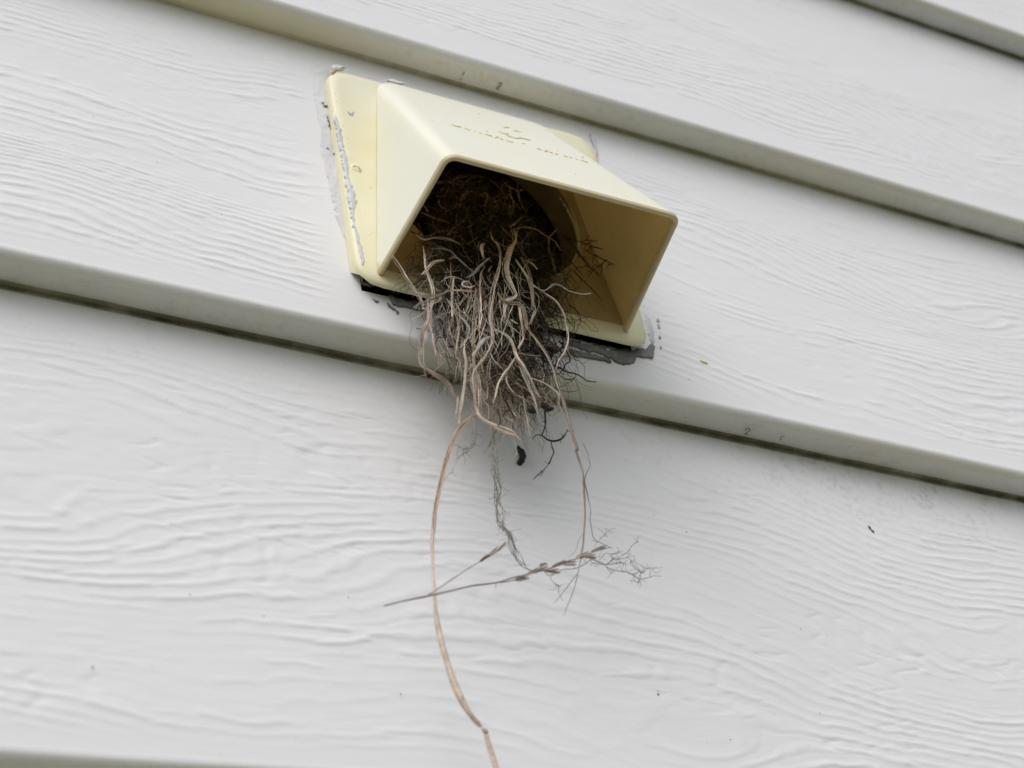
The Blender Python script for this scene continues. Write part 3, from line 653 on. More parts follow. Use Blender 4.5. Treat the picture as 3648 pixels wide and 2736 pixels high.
# (name, crop, colour, dy, flat, points)
TR = [
 ('grass_blade', 'a', 'pale', -0.004, 0.16, [(1225, 800, 6), (1245, 900, 22), (1205, 980, 60), (1165, 1080, 74), (1158, 1180, 66), (1180, 1280, 50), (1225, 1360, 34), (1245, 1410, 30), (1205, 1440, 34), (1150, 1465, 40), (1140, 1560, 34), (1142, 1630, 14)]),
 ('grass_blade', 'b', 'orange', -0.006, 0.18, [(1080, 110, 20), (1130, 180, 30), (1200, 205, 40), (1270, 205, 50), (1315, 250, 50), (1330, 320, 44), (1345, 400, 34), (1350, 450, 20)]),
 ('grass_blade', 'b', 'tan', -0.003, 0.2, [(1280, 240, 26), (1290, 330, 34), (1300, 400, 24), (1312, 480, 26), (1310, 540, 24), (1285, 580, 14), (1262, 620, 8)]),
 ('grass_stem', 'a', 'tan', -0.004, 0.5, [(400, 960, 8), (415, 1060, 18), (430, 1160, 24), (460, 1260, 30), (488, 1360, 24), (492, 1440, 14), (475, 1520, 10), (450, 1640, 6)]),
 ('grass_blade', 'a', 'tan', -0.006, 0.25, [(400, 1222, 8), (450, 1165, 30), (500, 1110, 34), (560, 1095, 26), (600, 1090, 10)]),
 ('grass_blade', 'a', 'brown', -0.004, 0.25, [(420, 1165, 10), (470, 1110, 22), (540, 1095, 16)]),
 ('twig', 'a', 'grey', -0.003, 0.7, [(480, 982, 16), (560, 985, 24), (640, 1008, 20), (720, 1080, 20), (800, 1150, 18), (860, 1200, 12)]),
 ('grass_blade', 'a', 'grey', -0.006, 0.25, [(790, 1250, 6), (860, 1215, 16), (925, 1140, 24), (985, 1085, 20), (1008, 1065, 6)]),
 ('grass_stem', 'a', 'tan', -0.004, 0.4, [(1010, 830, 6), (1030, 890, 26), (1075, 945, 28), (1098, 1010, 14), (1100, 1080, 16), (1092, 1150, 18), (1070, 1250, 18), (1045, 1350, 16), (1030, 1450, 18), (1010, 1600, 26), ('b', 1015, 390, 30), ('b', 1030, 480, 20), ('b', 1025, 570, 18), ('b', 970, 680, 18), ('b', 890, 780, 16), ('b', 850, 860, 18), ('b', 852, 960, 18), ('b', 872, 1060, 18), ('b', 890, 1160, 20), ('b', 905, 1220, 20)]),
 ('grass_blade', 'a', 'tan', -0.001, 0.25, [(1240, 1080, 20), (1300, 1170, 28), (1360, 1260, 34), (1385, 1340, 30), (1400, 1430, 24), (1405, 1540, 18), ('b', 1425, 260, 14), ('b', 1395, 340, 14), ('b', 1365, 400, 8)]),
 ('grass_stem', 'a', 'rose', -0.002, 0.4, [(1290, 1060, 10), (1345, 1160, 18), (1385, 1290, 22), (1390, 1400, 20), (1410, 1500, 16), (1425, 1560, 14), (1380, 1659, 8)]),
 ('grass_stem', 'a', 'pale', -0.006, 0.7, [(1370, 1290, 8), (1430, 1340, 12), (1490, 1370, 12), (1540, 1345, 12), (1600, 1310, 12), (1660, 1325, 13), (1740, 1375, 13), (1840, 1400, 12), (1930, 1388, 7)]),
 ('grass_stem', 'a', 'tan', -0.005, 0.6, [(1440, 1345, 10), (1520, 1400, 14), (1600, 1455, 16), (1650, 1520, 18), (1690, 1610, 16), ('b', 1690, 360, 16), ('b', 1718, 480, 14), ('b', 1718, 560, 14), ('b', 1690, 640, 12), ('b', 1640, 720, 10), ('b', 1608, 800, 6)]),
 ('grass_stem', 'a', 'rose', -0.004, 0.6, [(125, 1045, 8), (190, 1140, 14), (250, 1240, 20), (320, 1350, 24), (380, 1440, 24), (412, 1505, 18)]),
 ('grass_stem', 'b', 'orange', -0.009, 0.6, [(255, 85, 6), (330, 110, 8), (430, 130, 10), (540, 140, 20), (640, 95, 24), (760, 85, 22), (880, 100, 14)]),
 ('grass_stem', 'b', 'brown', -0.009, 0.7, [(310, 250, 7), (360, 210, 8), (450, 175, 14), (560, 135, 16), (650, 90, 10)]),
 ('grass_blade', 'b', 'rose', -0.008, 0.3, [(440, 180, 20), (450, 280, 30), (440, 380, 40), (400, 450, 44), (385, 540, 40), (378, 640, 24), (376, 720, 34), (400, 780, 24), (460, 820, 30), (520, 860, 44), (590, 900, 54), (640, 960, 54), (675, 1020, 34), (700, 1060, 20)]),
 ('root', 'b', 'rose', -0.002, 0.7, [(450, 370, 16), (480, 470, 34), (500, 570, 34), (520, 660, 30), (538, 760, 14)]),
 ('grass_stem', 'b', 'grey', -0.003, 0.5, [(615, 165, 20), (660, 240, 30), (720, 310, 28), (785, 380, 28), (820, 440, 28), (812, 490, 26), (785, 550, 24), (730, 610, 14)]),
 ('grass_stem', 'b', 'tan', -0.005, 0.5, [(640, 180, 16), (680, 270, 22), (712, 350, 18), (728, 430, 18), (720, 530, 18), (695, 668, 10)]),
 ('stem', 'b', 'rose', 0.005, 0.45, [(880, 60, 16), (872, 180, 36), (866, 330, 56), (862, 440, 60), (858, 560, 60), (862, 660, 50), (872, 780, 34), (885, 900, 24), (900, 1040, 20), (905, 1150, 24)]),
 ('grass_blade', 'b', 'rose', -0.003, 0.5, [(722, 1050, 30), (715, 1120, 46), (708, 1180, 44), (700, 1230, 40), (712, 1260, 16)]),
 ('grass_stem', 'b', 'tan', -0.006, 0.6, [(500, 822, 6), (560, 770, 12), (625, 715, 10)]),
 ('grass_stem', 'b', 'tan', -0.007, 0.45, [(785, 530, 8), (778, 640, 24), (790, 740, 34), (785, 850, 34), (772, 970, 28), (758, 1090, 28), (742, 1200, 18), (730, 1300, 6)]),
 ('grass_stem', 'b', 'tan', -0.004, 0.5, [(870, 800, 12), (905, 890, 16), (912, 980, 18), (912, 1080, 20), (920, 1180, 24)]),
 ('husk', 'b', 'grey', -0.009, 0.45, [(868, 690, 4), (885, 645, 34), (920, 590, 62), (955, 545, 64), (1000, 520, 40), (1030, 510, 8)]),
 ('grass_stem', 'b', 'tan', -0.006, 0.5, [(1055, 440, 8), (1130, 475, 16), (1195, 530, 28), (1230, 620, 32), (1255, 690, 34), (1310, 770, 26), (1365, 860, 18), (1420, 980, 14), (1470, 1070, 8)]),
 ('grass_stem', 'b', 'tan', -0.005, 0.6, [(1245, 690, 10), (1160, 820, 12), (1090, 940, 14), (1060, 1060, 12), (1040, 1100, 6)]),
 ('grass_blade', 'b', 'grey', -0.006, 0.35, [(1290, 780, 16), (1325, 870, 34), (1370, 970, 36), (1405, 1070, 30), (1430, 1150, 22), (1452, 1215, 6)]),
 ('grass_stem', 'b', 'tan', -0.006, 0.6, [(1150, 870, 8), (1165, 940, 12), (1215, 1010, 14), (1290, 1060, 16), (1400, 1110, 10)]),
 ('grass_stem', 'b', 'rose', -0.004, 0.5, [(1400, 885, 8), (1490, 925, 22), (1560, 970, 30), (1620, 1020, 24), (1640, 1060, 12), (1625, 1160, 6)]),
 ('twig', 'b', 'grey', 0.0, 0.9, [(1310, 1040, 14), (1330, 1170, 22), (1355, 1290, 22), (1375, 1400, 22), (1395, 1465, 12)]),
 ('twig', 'b', 'dark', 0.0, 0.9, [(1130, 1060, 14), (1165, 1120, 20), (1200, 1190, 22), (1218, 1245, 10)]),
 ('twig', 'b', 'dark', 0.004, 0.9, [(1615, 835, 10), (1670, 880, 14), (1740, 900, 22), (1795, 872, 10)]),
 ('twig', 'b', 'dark', 0.0, 0.9, [(510, 440, 8), (540, 510, 12), (620, 518, 14), (695, 530, 10)]),
 ('root', 'b', 'brown', 0.0, 0.8, [(500, 432, 8), (570, 370, 10), (640, 342, 12), (720, 338, 8)]),
 ('grass_stem', 'b', 'pale', -0.010, 0.7, [(1212, 230, 7), (1160, 380, 8), (1105, 520, 8), (1045, 672, 5)]),
 ('grass_stem', 'b', 'pale', -0.008, 0.7, [(985, 340, 6), (940, 470, 8), (890, 600, 7), (872, 660, 4)]),
 ('grass_stem', 'b', 'pale', -0.008, 0.7, [(1000, 680, 8), (1012, 760, 10), (1000, 905, 6)]),
 ('grass_stem', 'b', 'tan', -0.008, 0.6, [(300, 888, 4), (370, 870, 8), (440, 852, 8)]),
 ('grass_stem', 'b', 'tan', -0.008, 0.6, [(400, 750, 8), (415, 820, 9), (430, 895, 4)]),
 ('grass_stem', 'b', 'tan', -0.006, 0.6, [(1270, 660, 10), (1380, 678, 12), (1480, 685, 6)]),
 ('grass_stem', 'b', 'tan', -0.004, 0.6, [(1160, 350, 16), (1200, 420, 16), (1222, 520, 8)]),
 ('twig', 'b', 'pale', -0.006, 0.8, [(1195, 355, 14), (1225, 372, 26), (1258, 388, 14)]),
 ('grass_stem', 'a', 'tan', -0.006, 0.5, [(680, 1250, 16), (668, 1350, 22), (664, 1450, 22), (668, 1600, 20), ('b', 672, 250, 10)]),
 ('grass_stem', 'a', 'tan', -0.005, 0.5, [(960, 1150, 12), (925, 1230, 22), (920, 1320, 24), (930, 1440, 24), (930, 1560, 18), ('b', 940, 310, 16), ('b', 920, 400, 14), ('b', 918, 460, 12), ('b', 975, 495, 12), ('b', 1040, 530, 14), ('b', 1085, 602, 6)]),
 ('root', 'a', 'tan', -0.004, 0.7, [(565, 1290, 8), (610, 1250, 12), (680, 1242, 14), (750, 1262, 12), (820, 1300, 8)]),
 ('grass_stem', 'a', 'pale', -0.006, 0.5, [(820, 1280, 8), (765, 1290, 16), (765, 1325, 16), (820, 1335, 14), (880, 1322, 8)]),
 ('leaf_scrap', 'a', 'pale', -0.003, 0.15, [(945, 935, 6), (928, 970, 40), (935, 1020, 24), (948, 1075, 4)]),
 ('root', 'a', 'brown', 0.004, 0.7, [(480, 402, 8), (600, 375, 16), (720, 335, 16), (850, 318, 16), (960, 340, 18), (1060, 400, 20), (1140, 480, 20), (1190, 560, 16), (1235, 690, 10)]),
 ('root', 'a', 'orange', 0.004, 0.6, [(725, 450, 16), (775, 390, 24), (830, 345, 22), (880, 335, 12)]),
 ('root', 'a', 'brown', 0.002, 0.7, [(480, 410, 14), (570, 380, 18), (680, 390, 16), (730, 405, 10)]),
 ('root', 'a', 'brown', 0.0, 0.8, [(1100, 400, 6), (1130, 360, 8), (1175, 350, 8), (1165, 400, 8), (1130, 450, 6)]),
 ('root', 'a', 'grey', -0.002, 0.7, [(330, 860, 10), (400, 900, 18), (500, 890, 20), (600, 905, 18), (700, 930, 14), (740, 950, 8)]),
 ('grass_blade', 'a', 'orange', 0.002, 0.35, [(385, 655, 10), (440, 678, 26), (520, 715, 22), (600, 740, 24), (640, 755, 10)]),
 ('root', 'a', 'grey', -0.002, 0.8, [(820, 630, 8), (832, 760, 12), (850, 860, 12), (878, 960, 12), (905, 1040, 10), (910, 1120, 8)]),
 ('root', 'a', 'umber', 0.0, 0.8, [(700, 560, 12), (712, 660, 16), (708, 760, 18), (690, 850, 12), (672, 900, 8)]),
 ('leaf_scrap', 'a', 'rose', 0.0, 0.2, [(715, 620, 16), (730, 560, 44), (765, 510, 54), (800, 470, 30), (830, 455, 10)]),
 ('twig', 'a', 'orange', -0.002, 0.8, [(1180, 790, 20), (1240, 755, 34), (1300, 700, 30)]),
 ('twig', 'a', 'orange', -0.003, 0.8, [(1250, 800, 10), (1340, 795, 20), (1430, 815, 20), (1500, 855, 20), (1545, 885, 18)]),
 ('twig', 'a', 'orange', -0.002, 0.8, [(1545, 880, 18), (1580, 850, 22), (1608, 815, 18)]),
 ('twig', 'a', 'orange', -0.002, 0.8, [(1545, 885, 16), (1600, 915, 18), (1630, 960, 18), (1650, 1000, 12)]),
 ('twig', 'a', 'brown', -0.002, 0.8, [(1545, 890, 18), (1545, 970, 20), (1560, 1035, 20), (1590, 1040, 10)]),
 ('root', 'a', 'brown', 0.0, 0.8, [(1560, 1050, 14), (1590, 1150, 18), (1620, 1240, 16), (1650, 1300, 8)]),
 ('twig', 'a', 'tan', -0.003, 0.8, [(1340, 1090, 16), (1390, 1120, 26), (1440, 1175, 28)]),
 ('twig', 'a', 'grey', -0.003, 0.8, [(1340, 1090, 12), (1400, 1085, 14), (1430, 1095, 10)]),
 ('root', 'a', 'grey', 0.0, 0.8, [(1100, 780, 8), (1180, 860, 12), (1260, 950, 14), (1310, 1040, 12), (1360, 1120, 10)]),
 ('root', 'a', 'umber', 0.0, 0.8, [(940, 640, 8), (1010, 740, 16), (1080, 830, 18), (1160, 900, 12)]),
 ('root', 'a', 'brown', 0.004, 0.8, [(560, 460, 12), (650, 430, 14), (740, 480, 16), (840, 470, 14), (960, 520, 14), (1060, 560, 10)]),
 ('root', 'b', 'umber', 0.001, 0.8, [(1110, 1100, 6), (1120, 1180, 12), (1150, 1260, 10), (1250, 1310, 6)]),
]
NAMES = {}
for i, (nm, cr, colr, dy, flat, pts) in enumerate(TR):
    F = Fibres()
    flat = min(flat, 0.5); WSC[0] = 0.66
    strand(F, cr, pts, colr, dy - 0.0030, flat, 6 if flat > 0.4 else 8, 0.0015, 0.2 if flat > 0.3 else 0.1, 100 + i, 0.00025, curl=0.25 if flat < 0.3 else 0.0)
    WSC[0] = 1.0
    # split, frayed companion fibres running along the strand
    wmax = max(p[-1] for p in pts); rs = np.random.RandomState(4000 + i)
    if wmax > 12:
        for q in range(3 if wmax < 26 else 5):
            o = rs.uniform(-0.5, 0.5) * wmax; o2 = rs.uniform(-0.5, 0.5) * wmax; a0_, a1_ = sorted(rs.uniform(0, 1, 2)); n_ = len(pts)
            sel = [m for m in range(n_) if a0_ - 0.45 <= m / (n_ - 1) <= a1_ + 0.45]
            if len(sel) < 2: continue
            pp = []
            for m in sel:
                p = pts[m]; ofs = o + (o2 - o) * m / n_ + rs.uniform(-3, 3); w_ = rs.uniform(4, 7)
                pp.append((p[0], p[1] + ofs, p[2] + rs.uniform(-5, 5), w_) if isinstance(p[0], str) else (p[0] + ofs, p[1] + rs.uniform(-5, 5), w_))
            strand(F, cr, pp, colr if rs.rand() < 0.5 else ['pale', 'tan', 'brown', 'grey'][rs.randint(4)], dy - 0.0036, 0.7, 4, 0.0006, 0, 900 + i * 7 + q, 0.0005)
    F.build(nm, nest, M_FIBD if colr in ('dark', 'umber', 'brown', 'grey') else M_FIB)

# frayed bunch at the junction where the long straw leaves the nest
for i in range(5):
    F = Fibres(); o = (i - 2) * 9
    strand(F, 'b', [(890, 1150, 20), (905, 1210, 30), (945 + o, 1260 + o, 24), (1040 + o, 1310 + o * 0.6, 20), (1140, 1350 + o, 16), (1230 + o, 1385 + o * 1.4, 12), (1275 + o, 1440 + o, 4)], 'straw' if i % 2 else 'tan', -0.005 - 0.0006 * i, 0.4, 6, 0.001, 0.5, 300 + i, 0.0005)
    F.build('grass_fibre', nest)

# fine dark rootlets: the body of the nest
NK = [(0.0, 1650, 705, 0.010, 0.026), (0.2, 1700, 800, -0.012, 0.034), (0.36, 1770, 940, -0.024, 0.038), (0.5, 1785, 1090, -0.029, 0.035), (0.65, 1780, 1220, -0.029, 0.030), (0.8, 1785, 1330, -0.028, 0.025), (0.92, 1795, 1410, -0.027, 0.021), (1.0, 1800, 1460, -0.026, 0.014)]
NKP = np.array([list(on_y(k[1], k[2], k[3])) for k in NK]); NKS = [k[0] for k in NK]; NKR = [k[4] for k in NK]
def nest_center(s):        # s 0 (inside the duct) .. 1 (lowest tip)
    return np.array([np.interp(s, NKS, NKP[:, a]) for a in range(3)]), np.interp(s, NKS, NKR)
def bounded(P):            # keep fibres off the wall, the flange and the duct wall
    x, y, z = P
    if y > -0.012:
        r = math.hypot(x, z)
        if r > 0.047: x *= 0.047 / r; z *= 0.047 / r
    lim = -0.0235 if z < -0.045 else None
    if z < -0.03 and y > -0.0225 + (0.010 if z > -0.055 else 0): y = -0.0225 + (0.010 if z > -0.055 else 0) - 0.001
    return np.array([x, y, z])
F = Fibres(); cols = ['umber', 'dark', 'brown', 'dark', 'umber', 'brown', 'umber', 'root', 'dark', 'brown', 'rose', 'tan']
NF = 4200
for i in range(NF):
    s = RNG.beta(0.95, 1.7); c, r = nest_center(s)
    d = RNG.normal(0, 1, 3); d /= np.linalg.norm(d); rad = r * RNG.uniform(0.1, 1.0) ** 0.5
    p = c + d * rad * np.array([1.0, 0.16 if s > 0.33 else 0.4, 0.75])
    down = np.array([0, -0.15, -1.0]); outd = np.array([0.0, -0.6, -0.5])
    v = RNG.normal(0, 1, 3) * np.array([1, 0.5, 1]) + (down * 1.5 if s > 0.36 else outd * 0.2); v /= np.linalg.norm(v)
    n = RNG.randint(8, 20) if s < 0.36 else (RNG.randint(10, 26) if s < 0.6 else RNG.randint(7, 17)); st = RNG.uniform(0.0010, 0.0024); pts = []
    curlv = RNG.normal(0, 0.35, 3)
    for j in range(n):
        if abs(p[0] - c[0]) > r * 1.45 and len(pts) > 3: break
        pts.append(bounded(p)); v = v + curlv * (0.25 if s < 0.4 else 0.12) + RNG.normal(0, 0.26, 3) * np.array([1, 0.4, 1]) + (down * 0.10 if s > 0.36 else 0) + (c - p) * (4 if s < 0.4 else 0) + np.array([(c[0] - p[0]) * (3 if s > 0.4 else 0), (c[1] - p[1]) * 12, 0])
        v /= np.linalg.norm(v); p = p + v * st
    w = RNG.uniform(0.00020, 0.00050) if RNG.rand() < 0.85 else RNG.uniform(0.0007, 0.0014)
    n = len(pts); W = w * np.linspace(1, 0.4, n)
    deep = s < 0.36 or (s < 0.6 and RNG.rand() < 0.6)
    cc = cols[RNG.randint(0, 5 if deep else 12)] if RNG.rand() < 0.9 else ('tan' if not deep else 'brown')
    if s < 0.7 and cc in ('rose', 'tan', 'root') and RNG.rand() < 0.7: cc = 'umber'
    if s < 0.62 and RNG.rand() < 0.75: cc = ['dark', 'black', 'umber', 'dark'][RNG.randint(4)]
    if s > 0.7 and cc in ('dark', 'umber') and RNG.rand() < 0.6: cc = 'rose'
    if s < 0.24 and RNG.rand() < 0.85: continue
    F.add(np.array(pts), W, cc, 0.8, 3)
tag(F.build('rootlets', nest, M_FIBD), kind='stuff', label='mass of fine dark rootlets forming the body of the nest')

# dark core added inside the nest to stop light passing through the tangle
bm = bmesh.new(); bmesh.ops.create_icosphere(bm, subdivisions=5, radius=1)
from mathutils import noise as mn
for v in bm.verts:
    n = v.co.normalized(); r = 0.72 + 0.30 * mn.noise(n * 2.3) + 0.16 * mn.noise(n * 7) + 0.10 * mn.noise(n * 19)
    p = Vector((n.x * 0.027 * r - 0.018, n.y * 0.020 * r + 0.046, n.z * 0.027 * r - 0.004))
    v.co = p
from_bm('light_stop_core', bm, mat_simple('dark_core', (0.015, 0.011, 0.009), (0.035, 0.025, 0.018), 180, 0.95, 1.0, 0.002), nest, True)

# dark thorny twigs leaning on the hood's right wall
TW = [[(1780, 905, 10), (1900, 945, 10), (1960, 970, 10), (2045, 992, 5)], [(1860, 985, 12), (1950, 1035, 12), (2060, 1090, 14), (2145, 1132, 5)], [(2075, 1085, 10), (2010, 1140, 14), (1950, 1170, 12), (1890, 1205, 7)],
      [(1780, 1000, 12), (1860, 1070, 14), (1930, 1160, 14), (2000, 1212, 6)], [(1760, 1180, 12), (1850, 1260, 12), (1930, 1345, 12), (1975, 1400, 12), (2035, 1465, 6)], [(1700, 900, 10), (1780, 960, 12), (1840, 1060, 12), (1900, 1150, 8)],
      [(1660, 860, 8), (1730, 900, 10), (1830, 920, 8), (1900, 905, 4)], [(1640, 1040, 10), (1740, 1100, 12), (1820, 1190, 10), (1870, 1250, 6)], [(1690, 1290, 8), (1700, 1400, 10), (1640, 1500, 8)]]
for i, pts in enumerate(TW):
    F = Fibres(); Q = strand(F, 'a', pts, 'dark', 0.004, 0.9, 5, 0.001, 0, 700 + i, 0.0004, step=0.001)
    for q in range(5):
        j = RNG.randint(1, len(Q) - 1); e = Q[j] + RNG.normal(0, 0.003, 3); F.add(np.array([Q[j], (Q[j] + e) / 2 + RNG.normal(0, 0.0005, 3), e]), [0.0005, 0.0004, 0.0002], 'dark', 0.9, 4)
    F.build('twig', nest, M_FIBD)
F = Fibres()
for i in range(260):     # wispy rootlets on the right flank of the nest
    x0, y0 = RNG.triangular(1400, 1480, 1800), RNG.uniform(850, 1500); a = RNG.uniform(-0.6, 2.2); L = RNG.uniform(40, 130)
    pts = [(x0 + L * t * math.cos(a) + RNG.uniform(-10, 10), y0 + L * t * math.sin(a) + RNG.uniform(-10, 10), 4.5 - 2 * t) for t in (0, .33, .66, 1)]
    strand(F, 'a', pts, 'dark' if RNG.rand() < .7 else 'brown', RNG.uniform(0, 0.010), 0.9, 3, 0.001, 0, 1200 + i, 0.0006, step=0.0018)
for i in range(170):    # dark wisps added to darken the shaded left corner of the hood
    x0, y0 = RNG.uniform(230, 560), RNG.uniform(760, 1380); a = RNG.uniform(0, 6.28); L = RNG.uniform(60, 180)
    pts = [(x0 + L * t * math.cos(a) + RNG.uniform(-14, 14), y0 + L * t * math.sin(a) + RNG.uniform(-14, 14), 6 - 2 * t) for t in (0, .33, .66, 1)]
    if min(p[0] * 1.33 + p[1] for p in pts) < 1380: continue
    strand(F, 'a', pts, 'dark' if RNG.rand() < .7 else 'umber', RNG.uniform(0.002, 0.010), 0.9, 3, 0.001, 0, 1700 + i, 0.0006, step=0.0018)
for i in range(90):     # wisps hanging out at the bottom and sides
    x0, y0 = RNG.uniform(480, 1560), RNG.uniform(250, 950); a = RNG.normal(1.5, 0.6); L = RNG.uniform(50, 160)
    pts = [(x0 + L * t * math.cos(a) + RNG.uniform(-14, 14), y0 + L * t * math.sin(a) + RNG.uniform(-14, 14), 4.5 - 2 * t) for t in (0, .25, .5, .75, 1)]
    strand(F, 'b', pts, ['tan', 'umber', 'root', 'rose', 'dark'][RNG.randint(5)], RNG.uniform(-0.004, 0.006), 0.9, 3, 0.001, 0, 1500 + i, 0.0007, step=0.0018)
tag(F.build('root_wisps', nest, M_FIBD), kind='stuff', label='thin wisps straying from the nest')
# many lighter dry grass pieces threaded through the tangle
F = Fibres()
for i in range(250):
    y0 = RNG.triangular(-240, 250, 820); hw = np.interp(y0, [-260, 0, 400, 900], [330, 480, 470, 330]); x0 = 960 + hw * np.clip(RNG.normal(0, 0.55), -1, 1)
    if y0 < 100: x0 = min(x0, 1450)
    a = RNG.normal(1.55, 0.42); L = RNG.uniform(120, 430); k_ = RNG.normal(0, 1.0); w = RNG.choice([5, 7, 9, 12, 17], p=[.45, .33, .14, .06, .02]); m = 6; pts = []; x, y = x0, y0
    for t in range(m):
        pts.append((x, y, w * (1 - 0.5 * abs(t / (m - 1) - 0.4)))); a += k_ * 0.16 + RNG.normal(0, 0.22); a += (1.55 - a) * 0.15; x += L / m * math.cos(a); y += L / m * math.sin(a)
    strand(F, 'b', pts, ['tan', 'pale', 'rose', 'pale', 'brown', 'tan', 'orange', 'umber'][RNG.randint(8)], RNG.uniform(-0.006, 0.004), 0.45, 5, 0.0015, 0.5, 2000 + i, 0.0005, step=0.0015)
for i in range(260):    # brown loops and twigs filling the upper left of the mouth
    x0, y0 = RNG.uniform(360, 1450), RNG.uniform(360, 1000)
    if (x0 - 1180) > (y0 - 420) * 0.75 or x0 < 640 - 0.45 * (y0 - 300): continue
    a = RNG.uniform(0, 6.28); L = RNG.uniform(120, 360); k_ = RNG.normal(0, 2.0); w = RNG.choice([5, 8, 11, 16]); pts = []; x, y = x0, y0
    for t in range(6):
        pts.append((x, y, w * (1 - 0.3 * abs(t / 5 - 0.4)))); a += k_ * 0.2 + RNG.normal(0, 0.25); x += L / 6 * math.cos(a); y += L / 6 * math.sin(a)
    if max(p[0] for p in pts) > 1420 - 0.25 * 0 or min(p[1] for p in pts) < 310 or min(p[0] + 0.45 * p[1] for p in pts) < 700: continue
    strand(F, 'a', pts, ['brown', 'umber', 'umber', 'grey', 'rose', 'dark'][RNG.randint(6)], RNG.uniform(-0.006, 0.006), 0.5, 5, 0.001, 0.5, 2700 + i, 0.0004, step=0.0015)
for i in range(150):    # broken bits lying at all angles
    x0, y0 = RNG.uniform(350, 1300), RNG.uniform(500, 1650)
    a = RNG.uniform(0, 6.28); L = RNG.uniform(50, 220); k_ = RNG.normal(0, 1.6); w = RNG.choice([6, 9, 13, 20]); pts = []; x, y = x0, y0
    for t in range(5):
        pts.append((x, y, w * (1 - 0.3 * abs(t / 4 - 0.4)))); a += k_ * 0.2 + RNG.normal(0, 0.2); x += L / 5 * math.cos(a); y += L / 5 * math.sin(a)
    strand(F, 'a', pts, ['brown', 'umber', 'grey', 'brown', 'rose', 'grey'][RNG.randint(6)], RNG.uniform(-0.003, 0.003), 0.5, 5, 0.001, 0.5, 2400 + i, 0.0004, step=0.0015)
tag(F.build('dry_grass', nest, M_FIB), kind='stuff', label='many pale and brown dry grass pieces threaded through the roots')
# crumbs of soil caught in the lower tangle
for i, (x, y, w) in enumerate([(1525, 1150, 46), (1400, 1170, 34), (1580, 620, 42), (1500, 690, 34), (1560, 670, 26), (1330, 1045, 24), (1200, 930, 30)]):
    bm = bmesh.new(); bmesh.ops.create_icosphere(bm, subdivisions=3, radius=w / 2.552 * PXM)
    cpos = on_y(1350 + x / 2.552, 1000 + y / 2.552, -0.034)
    for v in bm.verts:
        q = v.co * (0.8 + 0.75 * mn.noise(v.co * 420 + Vector((i * 7, 0, 0))) + 0.45 * mn.noise(v.co * 1300 + Vector((0, i, 0)))); v.co = cpos + Vector((q.x * 1.15, q.y * 0.5, q.z * 0.8 + q.x * 0.2))
    from_bm('soil_crumb', bm, M_BLACK if i < 1 else mat_simple('soil', (0.03, 0.022, 0.018), (0.07, 0.055, 0.045), 300, 0.95), nest, True)

# ------------------------------------------------------------------ long pieces dangling from the nest: things of their own
def thing_from(F, name, label, cat, mat=None, group=None):
    o = F.build(name, None, mat); tag(o, label, cat, group); return o
# main long straw with its node
straw = empty('straw_stem', on_y(1655, 1480, depth(1480)))
tag(straw, 'long pale straw stem with a node, hanging lowest from the nest past the bottom edge', 'straw')
WSC[0] = 0.74
F = Fibres()
strand(F, 'b', [(905, 1195, 24), (840, 1240, 36), (760, 1310, 44), (700, 1400, 48), (655, 1510, 48), ('c', 432, 30, 27), ('c', 402, 150, 26), ('c', 375, 280, 19), ('c', 361, 400, 20), ('c', 353, 490, 20), ('c', 356, 590, 12), ('c', 360, 680, 11), ('c', 372, 850, 20), ('c', 393, 980, 27), ('c', 428, 1100, 31), ('c', 470, 1230, 33), ('c', 522, 1340, 31), ('c', 575, 1410, 26), ('c', 606, 1445, 26)], 'straw', -0.004, 0.34, 8, 0.001, 0.25, 41, 0.0001, curl=0.2)
F.build('leaf_sheath', straw)
F = Fibres(); strand(F, 'c', [(608, 1450, 24), (622, 1462, 38), (628, 1472, 36), (630, 1482, 24)], 'rose', -0.004, 0.9, 8, 0, 0, 42, 0); F.build('node', straw)
F = Fibres(); strand(F, 'c', [(628, 1475, 25), (645, 1540, 24), (668, 1610, 24), (688, 1680, 25), (715, 1790, 24), (730, 1840, 22)], 'straw', -0.004, 0.345, 8, 0, 0, 43, 0.00005); F.build('stalk', straw)
WSC[0] = 1.0
F = Fibres()
for q in range(7):
    o = RNG.uniform(-10, 10)
    strand(F, 'b', [(830 + o, 1250, 5), (745 + o, 1340, 6), (690 + o, 1430, 6), (640 + o, 1540, 6), ('c', 425 + o, 60, 3), ('c', 395 + o, 180, 3), ('c', 370 + o * .8, 300, 3), ('c', 358 + o * .6, 420, 2)], 'straw' if q % 2 else 'orange', -0.0052, 0.8, 4, 0.001, 0, 50 + q, 0.0005)
F.build('frayed_fibre', straw)

F = Fibres()   # long stem on the right
WSC[0] = 0.78
strand(F, 'b', [(1350, 440, 14), (1430, 530, 20), (1520, 660, 22), (1590, 830, 26), (1620, 950, 26), (1665, 1080, 30), (1710, 1230, 34), (1745, 1380, 30), (1790, 1530, 28), ('c', 1092, 10, 14), ('c', 1125, 110, 12), ('c', 1136, 240, 10), ('c', 1141, 340, 9), ('c', 1138, 440, 9), ('c', 1128, 540, 9), ('c', 1112, 620, 6), ('c', 1088, 720, 5), ('c', 1058, 800, 5), ('c', 1034, 866, 3)], 'mauve', -0.005, 0.34, 6, 0.001, 0.25, 61, 0.0002)
strand(F, 'b', [(1590, 850, 8), (1640, 1000, 8), (1640, 1130, 9), (1690, 1260, 9), (1740, 1400, 9), (1800, 1600, 9), ('c', 1120, 60, 6), ('c', 1130, 160, 6), ('c', 1133, 300, 6), ('c', 1136, 430, 6), ('c', 1118, 550, 5), ('c', 1085, 600, 3), ('c', 1062, 562, 3)], 'tan', -0.006, 0.7, 5, 0.001, 0, 62, 0.0004)
